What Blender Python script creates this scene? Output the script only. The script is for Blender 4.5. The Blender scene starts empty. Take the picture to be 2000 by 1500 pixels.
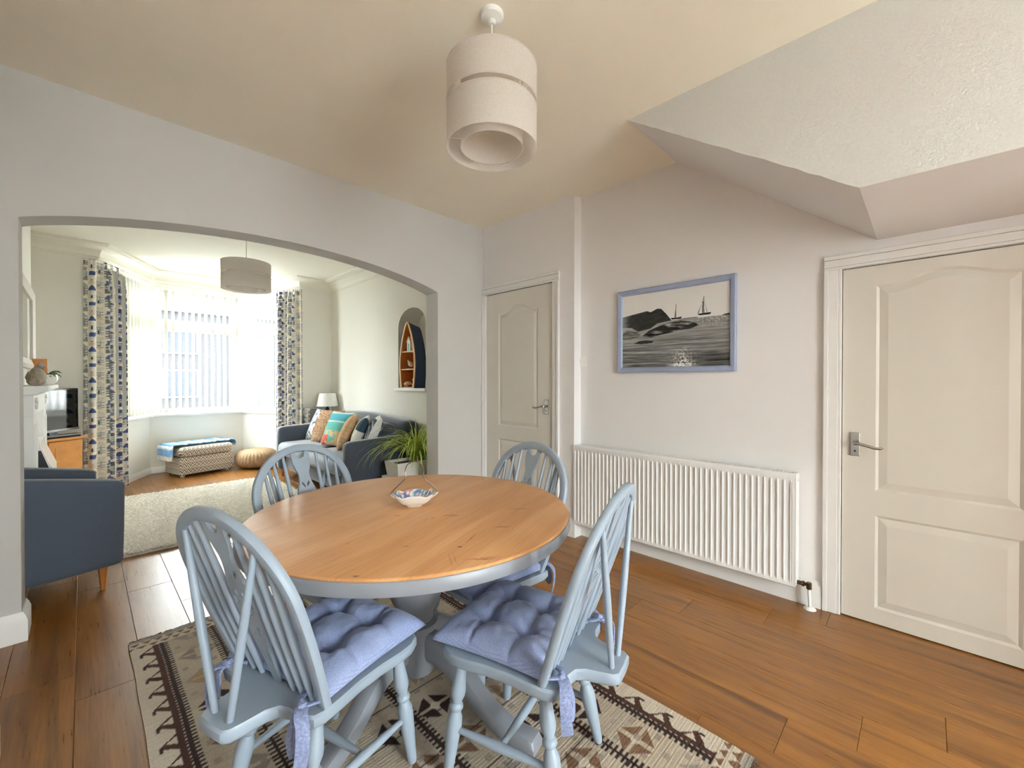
import bpy, bmesh, math, random
import numpy as np
from mathutils import Vector, Matrix
random.seed(7)
rng = np.random.default_rng(7)
PI = math.pi
S = bpy.context.scene
COL = S.collection

# ------------------------------------------------------------------ camera, world, exposure
cd = bpy.data.cameras.new('camera')
cam = bpy.data.objects.new('camera', cd)
COL.objects.link(cam)
cd.sensor_width = 36.0
cd.lens = 823.0 / 2000.0 * 36.0
cd.clip_start = 0.02
cam.location = (0, 0, 1.26)
cam.rotation_euler = (math.radians(90 - 0.46), 0, math.radians(-45.5))
S.camera = cam

W = bpy.data.worlds.new('world')
S.world = W
W.use_nodes = True
bgn = W.node_tree.nodes['Background']
bgn.inputs[0].default_value = (0.93, 0.97, 1.0, 1)
bgn.inputs[1].default_value = 25.0

S.view_settings.view_transform = 'Standard'
S.view_settings.look = 'None'
S.view_settings.gamma = 1.0
S.view_settings.exposure = 0.74
S.view_settings.use_curve_mapping = False
S.cycles.max_bounces = 11
S.cycles.diffuse_bounces = 7
S.cycles.glossy_bounces = 4
S.cycles.transparent_max_bounces = 16
S.cycles.sample_clamp_indirect = 8.0
S.cycles.filter_width = 1.2

ZC = 2.752          # ceiling height
XB = 2.855          # right wall plane of the dining room
YA = 3.12           # arch wall, dining face
YL = 3.30           # arch wall, living-room face
XL = 2.67           # right wall plane of the living room
YR = -3.00          # rear wall behind the viewer
YF = 6.50           # front wall of the living room
BAY = [(0.12, 6.5), (0.63, 7.48), (1.72, 7.48), (2.22, 6.5)]

def portal(name, loc, rot, sx, sy):
    ld = bpy.data.lights.new(name, 'AREA')
    ld.shape = 'RECTANGLE'; ld.size = sx; ld.size_y = sy
    ld.cycles.is_portal = True
    lo = bpy.data.objects.new(name, ld); COL.objects.link(lo)
    lo.location = loc; lo.rotation_euler = rot
    return lo
# sampling portals in the real window openings (they give off no light of their own)
portal('daylight_portal', (1.175, 7.66, 1.67), (math.radians(-90), 0, 0), 1.25, 1.8)
portal('daylight_portal', (0.22, 7.08, 1.67), (math.radians(-90), 0, math.radians(62.5)), 1.2, 1.8)
portal('daylight_portal', (2.13, 7.08, 1.67), (math.radians(-90), 0, math.radians(-62.9)), 1.2, 1.8)
portal('daylight_portal', (0.775, -3.16, 1.18), (math.radians(90), 0, 0), 1.65, 2.4)

# ------------------------------------------------------------------ material helpers
MATS = {}
def srgb(r, g, b):
    def f(c):
        c /= 255.0
        return c / 12.92 if c <= 0.04045 else ((c + 0.055) / 1.055) ** 2.4
    return (f(r), f(g), f(b), 1.0)

class NT:
    def __init__(s, name):
        s.m = bpy.data.materials.new(name); s.m.use_nodes = True
        s.t = s.m.node_tree; s.b = s.t.nodes['Principled BSDF']; s.out = s.t.nodes['Material Output']
    def n(s, typ, **kw):
        nd = s.t.nodes.new(typ)
        for k, v in kw.items():
            if k.startswith('i_'):
                key = k[2:]
                key = int(key) if key.isdigit() else key.replace('_', ' ')
                s.set(nd.inputs[key], v)
            else: setattr(nd, k, v)
        return nd
    def set(s, inp, v):
        if isinstance(v, bpy.types.NodeSocket): s.t.links.new(v, inp)
        else: inp.default_value = v
    def math(s, op, a, b=0.0, c=0.0):
        nd = s.t.nodes.new('ShaderNodeMath'); nd.operation = op
        s.set(nd.inputs[0], a); s.set(nd.inputs[1], b); s.set(nd.inputs[2], c)
        return nd.outputs[0]
    def mix(s, f, a, b, blend='MIX'):
        nd = s.t.nodes.new('ShaderNodeMix'); nd.data_type = 'RGBA'; nd.blend_type = blend
        s.set(nd.inputs['Factor'], f); s.set(nd.inputs[6], a); s.set(nd.inputs[7], b)
        return nd.outputs[2]
    def ramp(s, f, stops):
        nd = s.t.nodes.new('ShaderNodeValToRGB'); s.set(nd.inputs[0], f)
        e = nd.color_ramp.elements
        e.remove(e[1]); e[0].position = stops[0][0]; e[0].color = stops[0][1]
        for p, c in stops[1:]: e.new(p).color = c
        return nd.outputs[0]
    def coord(s, kind='Object', scale=(1, 1, 1), loc=(0, 0, 0), rot=(0, 0, 0)):
        tc = s.t.nodes.new('ShaderNodeTexCoord')
        mp = s.t.nodes.new('ShaderNodeMapping')
        mp.inputs['Scale'].default_value = scale; mp.inputs['Location'].default_value = loc
        mp.inputs['Rotation'].default_value = rot
        s.t.links.new(tc.outputs[kind], mp.inputs[0])
        return mp.outputs[0]
    def noise(s, vec, scale, detail=3.0, rough=0.5, dist=0.0):
        nd = s.n('ShaderNodeTexNoise', i_Scale=scale, i_Detail=detail, i_Roughness=rough, i_Distortion=dist)
        s.t.links.new(vec, nd.inputs['Vector']); return nd.outputs['Fac']
    def bump(s, h, strength=0.2, dist=0.01):
        nd = s.n('ShaderNodeBump', i_Strength=strength, i_Distance=dist)
        s.t.links.new(h, nd.inputs['Height'])
        s.t.links.new(nd.outputs[0], s.b.inputs['Normal'])
    def base(s, c): s.set(s.b.inputs['Base Color'], c)
    def pr(s, **kw):
        for k, v in kw.items(): s.set(s.b.inputs[k.replace('_', ' ')], v)

def simple(name, col, rough=0.5, noise=0.0, nscale=30, bump=0.0, bscale=200, bdist=0.002, **kw):
    if name in MATS: return MATS[name]
    k = NT(name); v = k.coord()
    if noise:
        f = k.noise(v, nscale, 4)
        d = tuple(c * (1 - noise) for c in col[:3]) + (1,)
        u = tuple(min(1, c * (1 + noise)) for c in col[:3]) + (1,)
        k.base(k.ramp(f, [(0.3, d), (0.7, u)]))
    else: k.base(col)
    if bump: k.bump(k.noise(v, bscale, 3), bump, bdist)
    k.pr(Roughness=rough, **kw)
    MATS[name] = k.m
    return k.m

def attr_mat(name, rough=0.8, bump=0.0, bscale=300, bdist=0.002, sheen=0.0, nz=0.0):
    if name in MATS: return MATS[name]
    k = NT(name)
    a = k.n('ShaderNodeAttribute', attribute_name='Col')
    c = a.outputs['Color']
    if nz:
        v = k.coord()
        f = k.noise(v, bscale, 3)
        c = k.mix(1.0, c, k.ramp(f, [(0.3, (1 - nz,) * 3 + (1,)), (0.7, (1.0,) * 3 + (1,))]), 'MULTIPLY')
    k.base(c)
    if bump: k.bump(k.noise(k.coord(), bscale, 3), bump, bdist)
    k.pr(Roughness=rough, Sheen_Weight=sheen)
    MATS[name] = k.m
    return k.m

M = {}
M['wall'] = simple('wall_paint', srgb(233, 231, 230), 0.75, 0.012, 3, 0.08, 140, 0.002)
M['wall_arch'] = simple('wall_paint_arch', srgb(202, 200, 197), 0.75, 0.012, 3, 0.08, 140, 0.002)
M['wall_l'] = simple('wall_paint_living', srgb(233, 230, 220), 0.75, 0.01, 3, 0.08, 140, 0.002)
M['ceil'] = simple('ceiling_paint', srgb(245, 238, 222), 0.85, 0.012, 4, 0.25, 120, 0.003)
M['ceil_l'] = simple('ceiling_paint_living', srgb(238, 234, 222), 0.85, 0.0, 4, 0.1, 120, 0.003)
M['woodchip'] = simple('woodchip_paper', srgb(212, 211, 208), 0.85, 0.03, 120, 0.55, 95, 0.005)
M['trim'] = simple('trim_gloss_white', srgb(234, 233, 230), 0.35, 0.01, 5)
M['door'] = simple('door_white', srgb(218, 213, 203), 0.4, 0.012, 6, 0.05, 200)
M['upvc'] = simple('window_white', srgb(240, 240, 236), 0.3)
M['rad'] = simple('radiator_white', srgb(236, 236, 234), 0.35)
M['grille'] = simple('radiator_grille_dark', srgb(120, 116, 108), 0.5)
M['chrome'] = simple('chrome', srgb(190, 190, 188), 0.22, Metallic=1.0)
M['brass_dark'] = simple('aged_brass', srgb(92, 76, 52), 0.4, Metallic=0.8)
M['dark'] = simple('dark_void', srgb(18, 16, 15), 0.9)
M['chair'] = simple('chair_paint_blue_grey', srgb(148, 162, 176), 0.42, 0.03, 9, 0.04, 60)
M['table_paint'] = simple('table_paint_grey', srgb(132, 136, 144), 0.35, 0.03, 8, 0.03, 60)
M['sofa'] = simple('sofa_velvet_slate', srgb(66, 74, 88), 0.75, 0.08, 40, 0.15, 300, 0.001, Sheen_Weight=0.8, Sheen_Roughness=0.4)
M['sofa_lit'] = simple('sofa_velvet_lit', srgb(112, 124, 138), 0.7, 0.10, 12, 0.15, 300, 0.001, Sheen_Weight=0.5)  # sofa velvet made lighter: window light on the seat put into the colour
M['armchair'] = simple('armchair_fabric_slate', srgb(74, 84, 100), 0.85, 0.10, 260, 0.3, 420, 0.001, Sheen_Weight=0.2)
M['leg_wood'] = simple('leg_wood', srgb(176, 112, 52), 0.45, 0.12, 20)
M['pine'] = simple('pine_furniture', srgb(214, 150, 84), 0.45, 0.10, 14)
M['black'] = simple('black_plastic', srgb(14, 15, 17), 0.3)
M['screen'] = simple('tv_glass', srgb(9, 12, 12), 0.08)
M['silver'] = simple('silver_plastic', srgb(150, 152, 152), 0.35, Metallic=0.4)
M['white_ceramic'] = simple('white_ceramic', srgb(240, 238, 232), 0.2)
M['white_shade'] = simple('lamp_shade_white', srgb(240, 238, 232), 0.9)
M['navy_wood'] = simple('navy_painted_wood', srgb(52, 66, 92), 0.5, 0.12, 30)
M['orange_wood'] = simple('orange_stained_wood', srgb(190, 112, 46), 0.5, 0.12, 30)
M['pale_wood'] = simple('pale_wood', srgb(222, 178, 122), 0.5, 0.08, 30)
M['teal'] = simple('teal_glaze', srgb(34, 66, 84), 0.25)
M['grey_box'] = simple('grey_wash_wood', srgb(134, 132, 128), 0.7, 0.1, 30)
M['leaf'] = simple('leaf_green', srgb(176, 194, 84), 0.5, 0.25, 25)
M['leaf_dark'] = simple('leaf_grey_green', srgb(98, 104, 74), 0.7, 0.2, 40)
M['soil'] = simple('soil', srgb(60, 48, 36), 0.95, 0.2, 80, 0.6, 90)
M['planter'] = simple('planter_white', srgb(226, 224, 216), 0.5)
M['driftwood'] = simple('driftwood_grey', srgb(150, 138, 122), 0.85, 0.2, 24, 0.6, 40, 0.01)
M['amber'] = simple('amber_wood_block', srgb(196, 126, 58), 0.5, 0.12, 40)
M['wool'] = simple('rug_wool_cream', srgb(240, 236, 226), 0.95, 0.10, 60, 0.6, 140, 0.006)
M['jute'] = simple('jute_knit', srgb(166, 138, 106), 0.9, 0.14, 60, 0.5, 160, 0.004)
M['throw'] = attr_mat('throw_wool', 0.95, 0.5, 160, 0.004)
M['kilim'] = attr_mat('kilim_wool', 0.95, 0.55, 260, 0.003, 0.0, 0.3)
M['kfringe'] = simple('kilim_fringe', srgb(92, 84, 76), 0.95)
M['tie'] = simple('cushion_tie_fabric', srgb(128, 138, 172), 0.9, 0.3, 160, 0.5, 300, 0.002)
M['print'] = attr_mat('photo_print', 0.25)
M['frame'] = simple('picture_frame_blue', srgb(150, 160, 184), 0.5, 0.05, 20)
M['curtain'] = attr_mat('curtain_print', 0.9, 0.2, 400, 0.001)
M['pattern'] = attr_mat('cushion_print', 0.9, 0.3, 240, 0.002)
M['shag'] = simple('peach_fleece', srgb(226, 192, 158), 0.95, 0.12, 70, 0.9, 70, 0.02)
M['china'] = attr_mat('china_glaze', 0.15)
M['iron'] = simple('twisted_wire', srgb(120, 104, 88), 0.35, Metallic=0.9)
M['mirror'] = simple('mirror_glass', srgb(220, 222, 220), 0.03, Metallic=1.0)
M['mirror_frame'] = simple('mirror_frame', srgb(206, 200, 190), 0.5)
M['bird'] = simple('bird_wood', srgb(196, 180, 160), 0.7, 0.15, 60)
M['shell'] = simple('shell', srgb(226, 200, 172), 0.5, 0.1, 50)
M['hut_white'] = simple('hut_white', srgb(232, 240, 232), 0.6)
M['hut_turq'] = simple('hut_turquoise', srgb(110, 196, 190), 0.6)
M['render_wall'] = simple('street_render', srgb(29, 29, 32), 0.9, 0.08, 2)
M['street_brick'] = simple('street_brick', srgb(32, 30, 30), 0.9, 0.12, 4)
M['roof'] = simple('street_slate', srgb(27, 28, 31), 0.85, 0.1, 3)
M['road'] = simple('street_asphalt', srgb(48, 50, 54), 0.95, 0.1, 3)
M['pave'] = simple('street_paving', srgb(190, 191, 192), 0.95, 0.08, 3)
M['bounce_ground'] = simple('bounce_ground_pale', srgb(236, 236, 234), 0.9, 0.05, 2)  # unseen rear ground, whitened to bounce daylight onto the dining ceiling
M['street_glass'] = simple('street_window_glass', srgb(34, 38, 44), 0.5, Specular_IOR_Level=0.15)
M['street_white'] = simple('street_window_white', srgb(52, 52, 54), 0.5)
M['hedge'] = simple('street_hedge', srgb(82, 104, 60), 0.9, 0.3, 12)

def shade_fabric():
    k = NT('shade_linen')
    v = k.coord('Object', (1, 1, 1))
    f = k.noise(v, 320, 2)
    col = k.ramp(f, [(0.3, srgb(236, 231, 226)), (0.7, srgb(250, 247, 243))])
    d = k.n('ShaderNodeBsdfDiffuse'); k.set(d.inputs[0], col)
    t = k.n('ShaderNodeBsdfTranslucent'); k.set(t.inputs[0], col)
    mx = k.n('ShaderNodeMixShader', i_0=0.62)
    k.t.links.new(d.outputs[0], mx.inputs[1]); k.t.links.new(t.outputs[0], mx.inputs[2])
    k.t.links.new(mx.outputs[0], k.out.inputs[0]); return k.m
M['shade'] = shade_fabric()
def slat_fabric():
    k = NT('blind_fabric')
    d = k.n('ShaderNodeBsdfDiffuse', i_0=srgb(208, 206, 198)); t = k.n('ShaderNodeBsdfTranslucent', i_0=srgb(208, 206, 196))
    mx = k.n('ShaderNodeMixShader', i_0=0.25)
    k.t.links.new(d.outputs[0], mx.inputs[1]); k.t.links.new(t.outputs[0], mx.inputs[2])
    k.t.links.new(mx.outputs[0], k.out.inputs[0]); return k.m
M['slat'] = slat_fabric()
def glass_mat():
    k = NT('window_glass')
    a = k.n('ShaderNodeBsdfTransparent', i_0=(0.96, 0.98, 0.97, 1)); g = k.n('ShaderNodeBsdfGlossy', i_Roughness=0.01)
    mx = k.n('ShaderNodeMixShader', i_0=0.06)
    k.t.links.new(a.outputs[0], mx.inputs[1]); k.t.links.new(g.outputs[0], mx.inputs[2])
    k.t.links.new(mx.outputs[0], k.out.inputs[0]); return k.m
M['glass'] = glass_mat()

def floor_mat():
    k = NT('laminate_oak')
    oi = k.n('ShaderNodeObjectInfo'); rnd = oi.outputs['Random']
    tc = k.n('ShaderNodeTexCoord')
    off = k.n('ShaderNodeCombineXYZ', i_0=k.math('MULTIPLY', rnd, 37.0), i_1=k.math('MULTIPLY', rnd, 91.0), i_2=0.0)
    va = k.n('ShaderNodeVectorMath', operation='ADD')
    k.t.links.new(tc.outputs['Object'], va.inputs[0]); k.t.links.new(off.outputs[0], va.inputs[1])
    def mp(sc):
        m = k.n('ShaderNodeMapping'); m.inputs['Scale'].default_value = sc
        k.t.links.new(va.outputs[0], m.inputs[0]); return m.outputs[0]
    g1 = k.noise(mp((9, 0.9, 1)), 1.6, 5, 0.62, 0.9)
    g2 = k.noise(mp((70, 2.2, 1)), 2.0, 4, 0.6, 0.3)
    g3 = k.noise(mp((2.0, 0.7, 1)), 1.0, 2)
    g4 = k.noise(mp((13, 0.55, 1)), 1.3, 3, 0.55, 0.5)
    c = k.ramp(g1, [(0.25, srgb(92, 58, 30)), (0.45, srgb(130, 88, 50)), (0.62, srgb(154, 108, 64)), (0.8, srgb(174, 128, 82))])
    c = k.mix(0.4, c, k.ramp(g2, [(0.3, srgb(108, 72, 42)), (0.7, srgb(168, 122, 76))]))
    c = k.mix(k.math('MULTIPLY', k.ramp(g4, [(0.52, (0, 0, 0, 1)), (0.70, (1, 1, 1, 1))]), 0.62), c, srgb(72, 44, 22))
    hv = k.n('ShaderNodeHueSaturation', i_Saturation=1.14, i_Color=c)
    k.set(hv.inputs['Value'], k.math('ADD', 0.75, k.math('ADD', k.math('MULTIPLY', rnd, 0.10), k.math('MULTIPLY', g3, 0.22))))
    k.base(hv.outputs[0])
    k.pr(Roughness=k.math('ADD', 0.22, k.math('MULTIPLY', g2, 0.16)), Specular_IOR_Level=0.7)
    k.bump(g2, 0.10, 0.002)
    return k.m
M['floor'] = floor_mat()

def table_wood():
    k = NT('table_pine')
    v = k.coord('Object', (1, 1, 1), (0.3, 0.1, 0), (0, 0, math.radians(72)))
    def mp(sc, vv):
        m = k.n('ShaderNodeMapping'); m.inputs['Scale'].default_value = sc
        k.t.links.new(vv, m.inputs[0]); return m.outputs[0]
    g1 = k.noise(mp((11, 1.1, 1), v), 1.0, 4, 0.55, 0.7)
    g2 = k.noise(mp((80, 4.0, 1), v), 1.6, 3, 0.5)
    c = k.ramp(g1, [(0.28, srgb(184, 132, 84)), (0.5, srgb(202, 150, 100)), (0.72, srgb(212, 166, 118))])
    c = k.mix(0.22, c, k.ramp(g2, [(0.35, srgb(180, 122, 70)), (0.65, srgb(220, 170, 116))]))
    # knots and resin streaks of the boards, each with its own place and direction
    tc = k.n('ShaderNodeTexCoord'); wob = k.noise(tc.outputs['Object'], 60, 2)
    for (kx, ky, an, hl, hw, st, col) in KNOTS:
        m = k.n('ShaderNodeMapping', vector_type='TEXTURE'); m.inputs['Location'].default_value = (kx, ky, 0); m.inputs['Rotation'].default_value = (0, 0, math.radians(an)); m.inputs['Scale'].default_value = (hl, hw, 1)
        k.t.links.new(tc.outputs['Object'], m.inputs[0])
        sp = k.n('ShaderNodeSeparateXYZ'); k.t.links.new(m.outputs[0], sp.inputs[0])
        r2 = k.math('ADD', k.math('POWER', k.math('ABSOLUTE', sp.outputs[0]), 1.5), k.math('POWER', k.math('ABSOLUTE', k.math('ADD', sp.outputs[1], k.math('MULTIPLY', k.math('SUBTRACT', wob, 0.5), 2.2))), 2.0))
        f = k.math('MULTIPLY', k.math('SUBTRACT', 1.0, r2), st)
        f = k.math('MAXIMUM', f, 0.0)
        c = k.mix(f, c, col)
    k.base(c)
    k.pr(Roughness=k.math('ADD', 0.34, k.math('MULTIPLY', g2, 0.1)))
    k.bump(g2, 0.05, 0.001)
    return k.m
def KN(px, py, an, hl, hw, st=0.8, col=None): return (px, py, an, hl, hw, st, col or srgb(112, 66, 34))
KNOTS = [
    KN(0.041, -0.176, -45, 0.04, 0.0075, 0.8, None),
    KN(-0.025, -0.150, 20, 0.02, 0.0050, 0.5, None),
    KN(0.275, -0.299, -45, 0.06, 0.0050, 0.8, None),
    KN(0.089, -0.396, -45, 0.035, 0.0063, 0.8, None),
    KN(-0.122, -0.429, -30, 0.01, 0.0088, 0.95, srgb(70, 40, 22)),
    KN(-0.049, -0.397, 28, 0.05, 0.0035, 0.8, None),
    KN(-0.182, -0.482, 60, 0.05, 0.0020, 0.55, None),
    KN(-0.199, -0.485, 60, 0.06, 0.0020, 0.5, None),
    KN(-0.130, -0.545, -42, 0.06, 0.0075, 0.7, srgb(150, 72, 36)),
    KN(-0.105, -0.551, -38, 0.04, 0.0050, 0.6, srgb(150, 72, 36)),
    KN(0.493, 0.020, -20, 0.012, 0.0063, 0.8, None),
    KN(0.497, 0.165, -20, 0.01, 0.0063, 0.8, None),
    KN(0.162, -0.024, 20, 0.02, 0.0050, 0.5, None),
    KN(-0.100, -0.033, -45, 0.016, 0.0075, 0.5, None),
    KN(-0.233, -0.310, -45, 0.014, 0.0063, 0.5, None),
    KN(-0.349, -0.164, 20, 0.008, 0.0050, 0.5, None),
    KN(-0.052, -0.147, 20, 0.016, 0.0050, 0.5, None),
    KN(-0.427, -0.389, -45, 0.014, 0.0075, 0.9, srgb(70, 40, 22)),
    KN(-0.293, -0.008, 20, 0.016, 0.0037, 0.4, None),
    KN(0.368, -0.168, -45, 0.014, 0.0037, 0.4, None),
]
M['table_wood'] = table_wood()

def chambray():
    k = NT('cushion_chambray')
    v = k.coord('Object')
    f = k.noise(v, 420, 2); g = k.noise(v, 14, 3)
    w1 = k.n('ShaderNodeTexWave', i_Scale=160.0, i_Distortion=1.5, bands_direction='X'); k.t.links.new(v, w1.inputs[0])
    c = k.ramp(f, [(0.32, srgb(112, 126, 170)), (0.68, srgb(162, 175, 208))])
    c = k.mix(0.25, c, k.ramp(w1.outputs['Fac'], [(0.2, srgb(106, 120, 164)), (0.8, srgb(168, 181, 212))]))
    c = k.mix(0.2, c, k.ramp(g, [(0.3, srgb(112, 126, 168)), (0.7, srgb(168, 179, 210))]))
    k.base(c); k.pr(Roughness=0.9, Sheen_Weight=0.15)
    k.bump(f, 0.35, 0.002)
    return k.m
M['chambray'] = chambray()

def zigzag():
    k = NT('ottoman_zigzag')
    tc = k.n('ShaderNodeTexCoord'); sp = k.n('ShaderNodeSeparateXYZ'); k.t.links.new(tc.outputs['Object'], sp.inputs[0])
    u = k.math('ADD', sp.outputs[0], sp.outputs[1])
    tri = k.math('PINGPONG', u, 0.0235)
    h = k.math('ADD', sp.outputs[2], k.math('MULTIPLY', tri, 1.9))
    ph = k.math('DIVIDE', h, 0.078)
    fr = k.math('FRACT', k.math('ADD', ph, 10.0))
    c = k.ramp(fr, [(0.0, srgb(226, 220, 206)), (0.27, srgb(226, 220, 206)), (0.28, srgb(96, 90, 86)), (0.5, srgb(112, 104, 98)), (0.51, srgb(222, 214, 198)), (0.72, srgb(222, 214, 198)), (0.73, srgb(150, 140, 128)), (1.0, srgb(160, 150, 138))])
    for e in k.t.nodes:
        if e.type == 'VALTORGB': e.color_ramp.interpolation = 'LINEAR'
    k.base(c); k.pr(Roughness=0.9); k.bump(k.noise(k.coord(), 260, 2), 0.3, 0.002)
    return k.m
M['zigzag'] = zigzag()

# ------------------------------------------------------------------ geometry helpers
class G:
    def __init__(s): s.v = []; s.f = []
    def add(s, vs, fs):
        o = len(s.v); s.v += [tuple(map(float, p)) for p in vs]; s.f += [tuple(i + o for i in q) for q in fs]; return s
    def box(s, x0, x1, y0, y1, z0, z1):
        v = [(x0, y0, z0), (x1, y0, z0), (x1, y1, z0), (x0, y1, z0), (x0, y0, z1), (x1, y0, z1), (x1, y1, z1), (x0, y1, z1)]
        return s.add(v, [(0, 3, 2, 1), (4, 5, 6, 7), (0, 1, 5, 4), (1, 2, 6, 5), (2, 3, 7, 6), (3, 0, 4, 7)])
    def rings(s, rings, closed=True, cap=True, loop=False):
        n = len(rings[0]); vs = [p for r in rings for p in r]; fs = []
        m = len(rings)
        for i in range(m if loop else m - 1):
            a = i * n; b = ((i + 1) % m) * n
            for j in range(n if closed else n - 1):
                k = (j + 1) % n
                fs.append((a + j, a + k, b + k, b + j))
        if cap and not loop and closed:
            fs.append(tuple(range(n - 1, -1, -1))); fs.append(tuple((m - 1) * n + j for j in range(n)))
        return s.add(vs, fs)
    def lathe(s, prof, n=24, c=(0, 0, 0), cap=True):
        return s.rings([[(c[0] + r * math.cos(2 * PI * k / n), c[1] + r * math.sin(2 * PI * k / n), c[2] + z) for k in range(n)] for r, z in prof], cap=cap)
    def tube(s, pts, r, n=8, sq=None, up=None, loop=False, cap=True):
        pts = [Vector(p) for p in pts]; m = len(pts)
        rr = r if isinstance(r, (list, tuple)) else [r] * m
        rings = []; prev = None
        for i, p in enumerate(pts):
            if loop: t = pts[(i + 1) % m] - pts[i - 1]
            else: t = pts[min(i + 1, m - 1)] - pts[max(i - 1, 0)]
            t.normalize()
            if up is not None: a = Vector(up) - t * t.dot(Vector(up))
            elif prev is None:
                a = Vector((0, 0, 1)) if abs(t.z) < 0.9 else Vector((0, 1, 0)); a = a - t * t.dot(a)
            else: a = prev - t * t.dot(prev)
            a.normalize(); prev = a; b = t.cross(a)
            if sq:
                hw, hh, e = sq; ring = []
                for k in range(n):
                    th = 2 * PI * (k + 0.5) / n; cx, sx = math.cos(th), math.sin(th)
                    x = math.copysign(abs(cx) ** e, cx) * hw * rr[i]; y = math.copysign(abs(sx) ** e, sx) * hh * rr[i]
                    ring.append(tuple(p + b * x + a * y))
            else:
                ring = [tuple(p + (a * math.sin(2 * PI * k / n) + b * math.cos(2 * PI * k / n)) * rr[i]) for k in range(n)]
            rings.append(ring)
        return s.rings(rings, cap=cap, loop=loop)
    def prism(s, poly, a, b, fn):
        """poly 2D points, fn(u,v,d) -> xyz, d runs from a to b"""
        n = len(poly)
        vs = [fn(u, v, a) for u, v in poly] + [fn(u, v, b) for u, v in poly]
        fs = [tuple(range(n - 1, -1, -1)), tuple(range(n, 2 * n))] + [(i, (i + 1) % n, n + (i + 1) % n, n + i) for i in range(n)]
        return s.add(vs, fs)
    def grid(s, fn, nu, nv, wu=False):
        vs = [fn(i, j) for j in range(nv) for i in range(nu)]
        fs = [(j * nu + i, j * nu + (i + 1) % nu, (j + 1) * nu + (i + 1) % nu, (j + 1) * nu + i) for j in range(nv - 1) for i in range(nu if wu else nu - 1)]
        return s.add(vs, fs)
    def xf(s, mat):
        s.v = [tuple(mat @ Vector(p)) for p in s.v]; return s
    def mesh(s, name, bevel=0.0, seg=2, smooth=False, recalc=True, cols=None, weld=False):
        me = bpy.data.meshes.new(name); me.from_pydata(s.v, [], s.f)
        if bevel or recalc or weld:
            bm = bmesh.new(); bm.from_mesh(me)
            if weld or bevel: bmesh.ops.remove_doubles(bm, verts=bm.verts, dist=1e-5)
            if recalc: bmesh.ops.recalc_face_normals(bm, faces=bm.faces)
            if bevel:
                es = [e for e in bm.edges if len(e.link_faces) == 2 and e.calc_face_angle(0) > math.radians(35)]
                bmesh.ops.bevel(bm, geom=es, offset=bevel, segments=seg, profile=0.5, affect='EDGES', clamp_overlap=True)
            bm.to_mesh(me); bm.free()
        if cols is not None:
            at = me.color_attributes.new('Col', 'FLOAT_COLOR', 'POINT')
            c = np.ones((len(me.vertices), 4), np.float32); c[:, :3] = cols
            at.data.foreach_set('color', c.ravel())
        if smooth:
            me.polygons.foreach_set('use_smooth', [True] * len(me.polygons))
            if smooth != 'all':
                try: me.set_sharp_from_angle(angle=math.radians(38))
                except Exception: pass
        return me
    def obj(s, name, mat, parent=None, label=None, **kw):
        o = bpy.data.objects.new(name, s.mesh(name, **kw)); COL.objects.link(o)
        if mat is not None: o.data.materials.append(mat)
        if parent is not None: o.parent = parent
        if label: o['label'] = label
        return o

def link(name, me, parent=None, loc=None, rot=None):
    o = bpy.data.objects.new(name, me); COL.objects.link(o)
    if parent is not None: o.parent = parent
    if loc is not None: o.location = loc
    if rot is not None: o.rotation_euler = rot
    return o
def tag(o, label, cat, group=None, kind=None):
    o['label'] = label; o['category'] = cat
    if group: o['group'] = group
    if kind: o['kind'] = kind
    return o
def thing(name, label, cat, loc=(0, 0, 0), rz=0.0, group=None, kind=None):
    o = bpy.data.objects.new(name, None); COL.objects.link(o)
    o.empty_display_size = 0.05
    o.location = loc; o.rotation_euler = (0, 0, rz)
    return tag(o, label, cat, group, kind)
def struct(o, label, cat): return tag(o, label, cat, kind='structure')
def copy_tree(o, parent=None):
    c = o.copy(); COL.objects.link(c); c.parent = parent
    for ch in list(o.children): copy_tree(ch, c)
    return c
def sweep2d(g, path, prof, fn, closed=False):
    """prof: (offset to the left of the path, height). mitred. fn(u,v,h)->xyz"""
    n = len(path); P = [Vector(p) for p in path]; rings = []
    for i in range(n):
        d0 = (P[i] - P[i - 1]).normalized() if (i > 0 or closed) else None
        d1 = (P[(i + 1) % n] - P[i]).normalized() if (i < n - 1 or closed) else None
        if d0 is None: d0 = d1
        if d1 is None: d1 = d0
        n0 = Vector((-d0.y, d0.x)); n1 = Vector((-d1.y, d1.x))
        b = (n0 + n1); b = b / max(0.2, b.dot(n0))
        rings.append([fn(P[i].x + b.x * o, P[i].y + b.y * o, h) for o, h in prof])
    g.rings(rings, closed=True, cap=True, loop=closed); return g
def smoothstep(a, b, x):
    t = np.clip((x - a) / (b - a), 0, 1); return t * t * (3 - 2 * t)
ID = lambda x, y, z: (x, y, z)

# ------------------------------------------------------------------ structure: floor
floor = struct(thing('floor', 'brown oak laminate floor laid in long planks through both rooms', 'floor'), 'brown oak laminate floor laid in long planks through both rooms', 'floor')
sub = G(); sub.box(-0.95, 3.05, YR - 0.1, 6.75, -0.06, -0.012); sub.box(0.0, 2.35, 6.75, 7.6, -0.06, -0.012)
sub.obj('underlay', M['dark'], floor)
PW = 0.2075
def plank_mesh(L):
    g = G(); hw = PW / 2 - 0.0004; hl = L / 2 - 0.0004; c = 0.0016
    v = []
    for z, i in ((-0.012, 0), (-c, 0), (0.0, c)):
        v += [(-hw + i, -hl + i, z), (hw - i, -hl + i, z), (hw - i, hl - i, z), (-hw + i, hl - i, z)]
    f = [(8, 9, 10, 11)]
    for a, b in ((0, 4), (4, 8)):
        for j in range(4): f.append((a + j, a + (j + 1) % 4, b + (j + 1) % 4, b + j))
    g.add(v, f); me = g.mesh('plank', recalc=False); me.materials.append(M['floor']); return me
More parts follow.
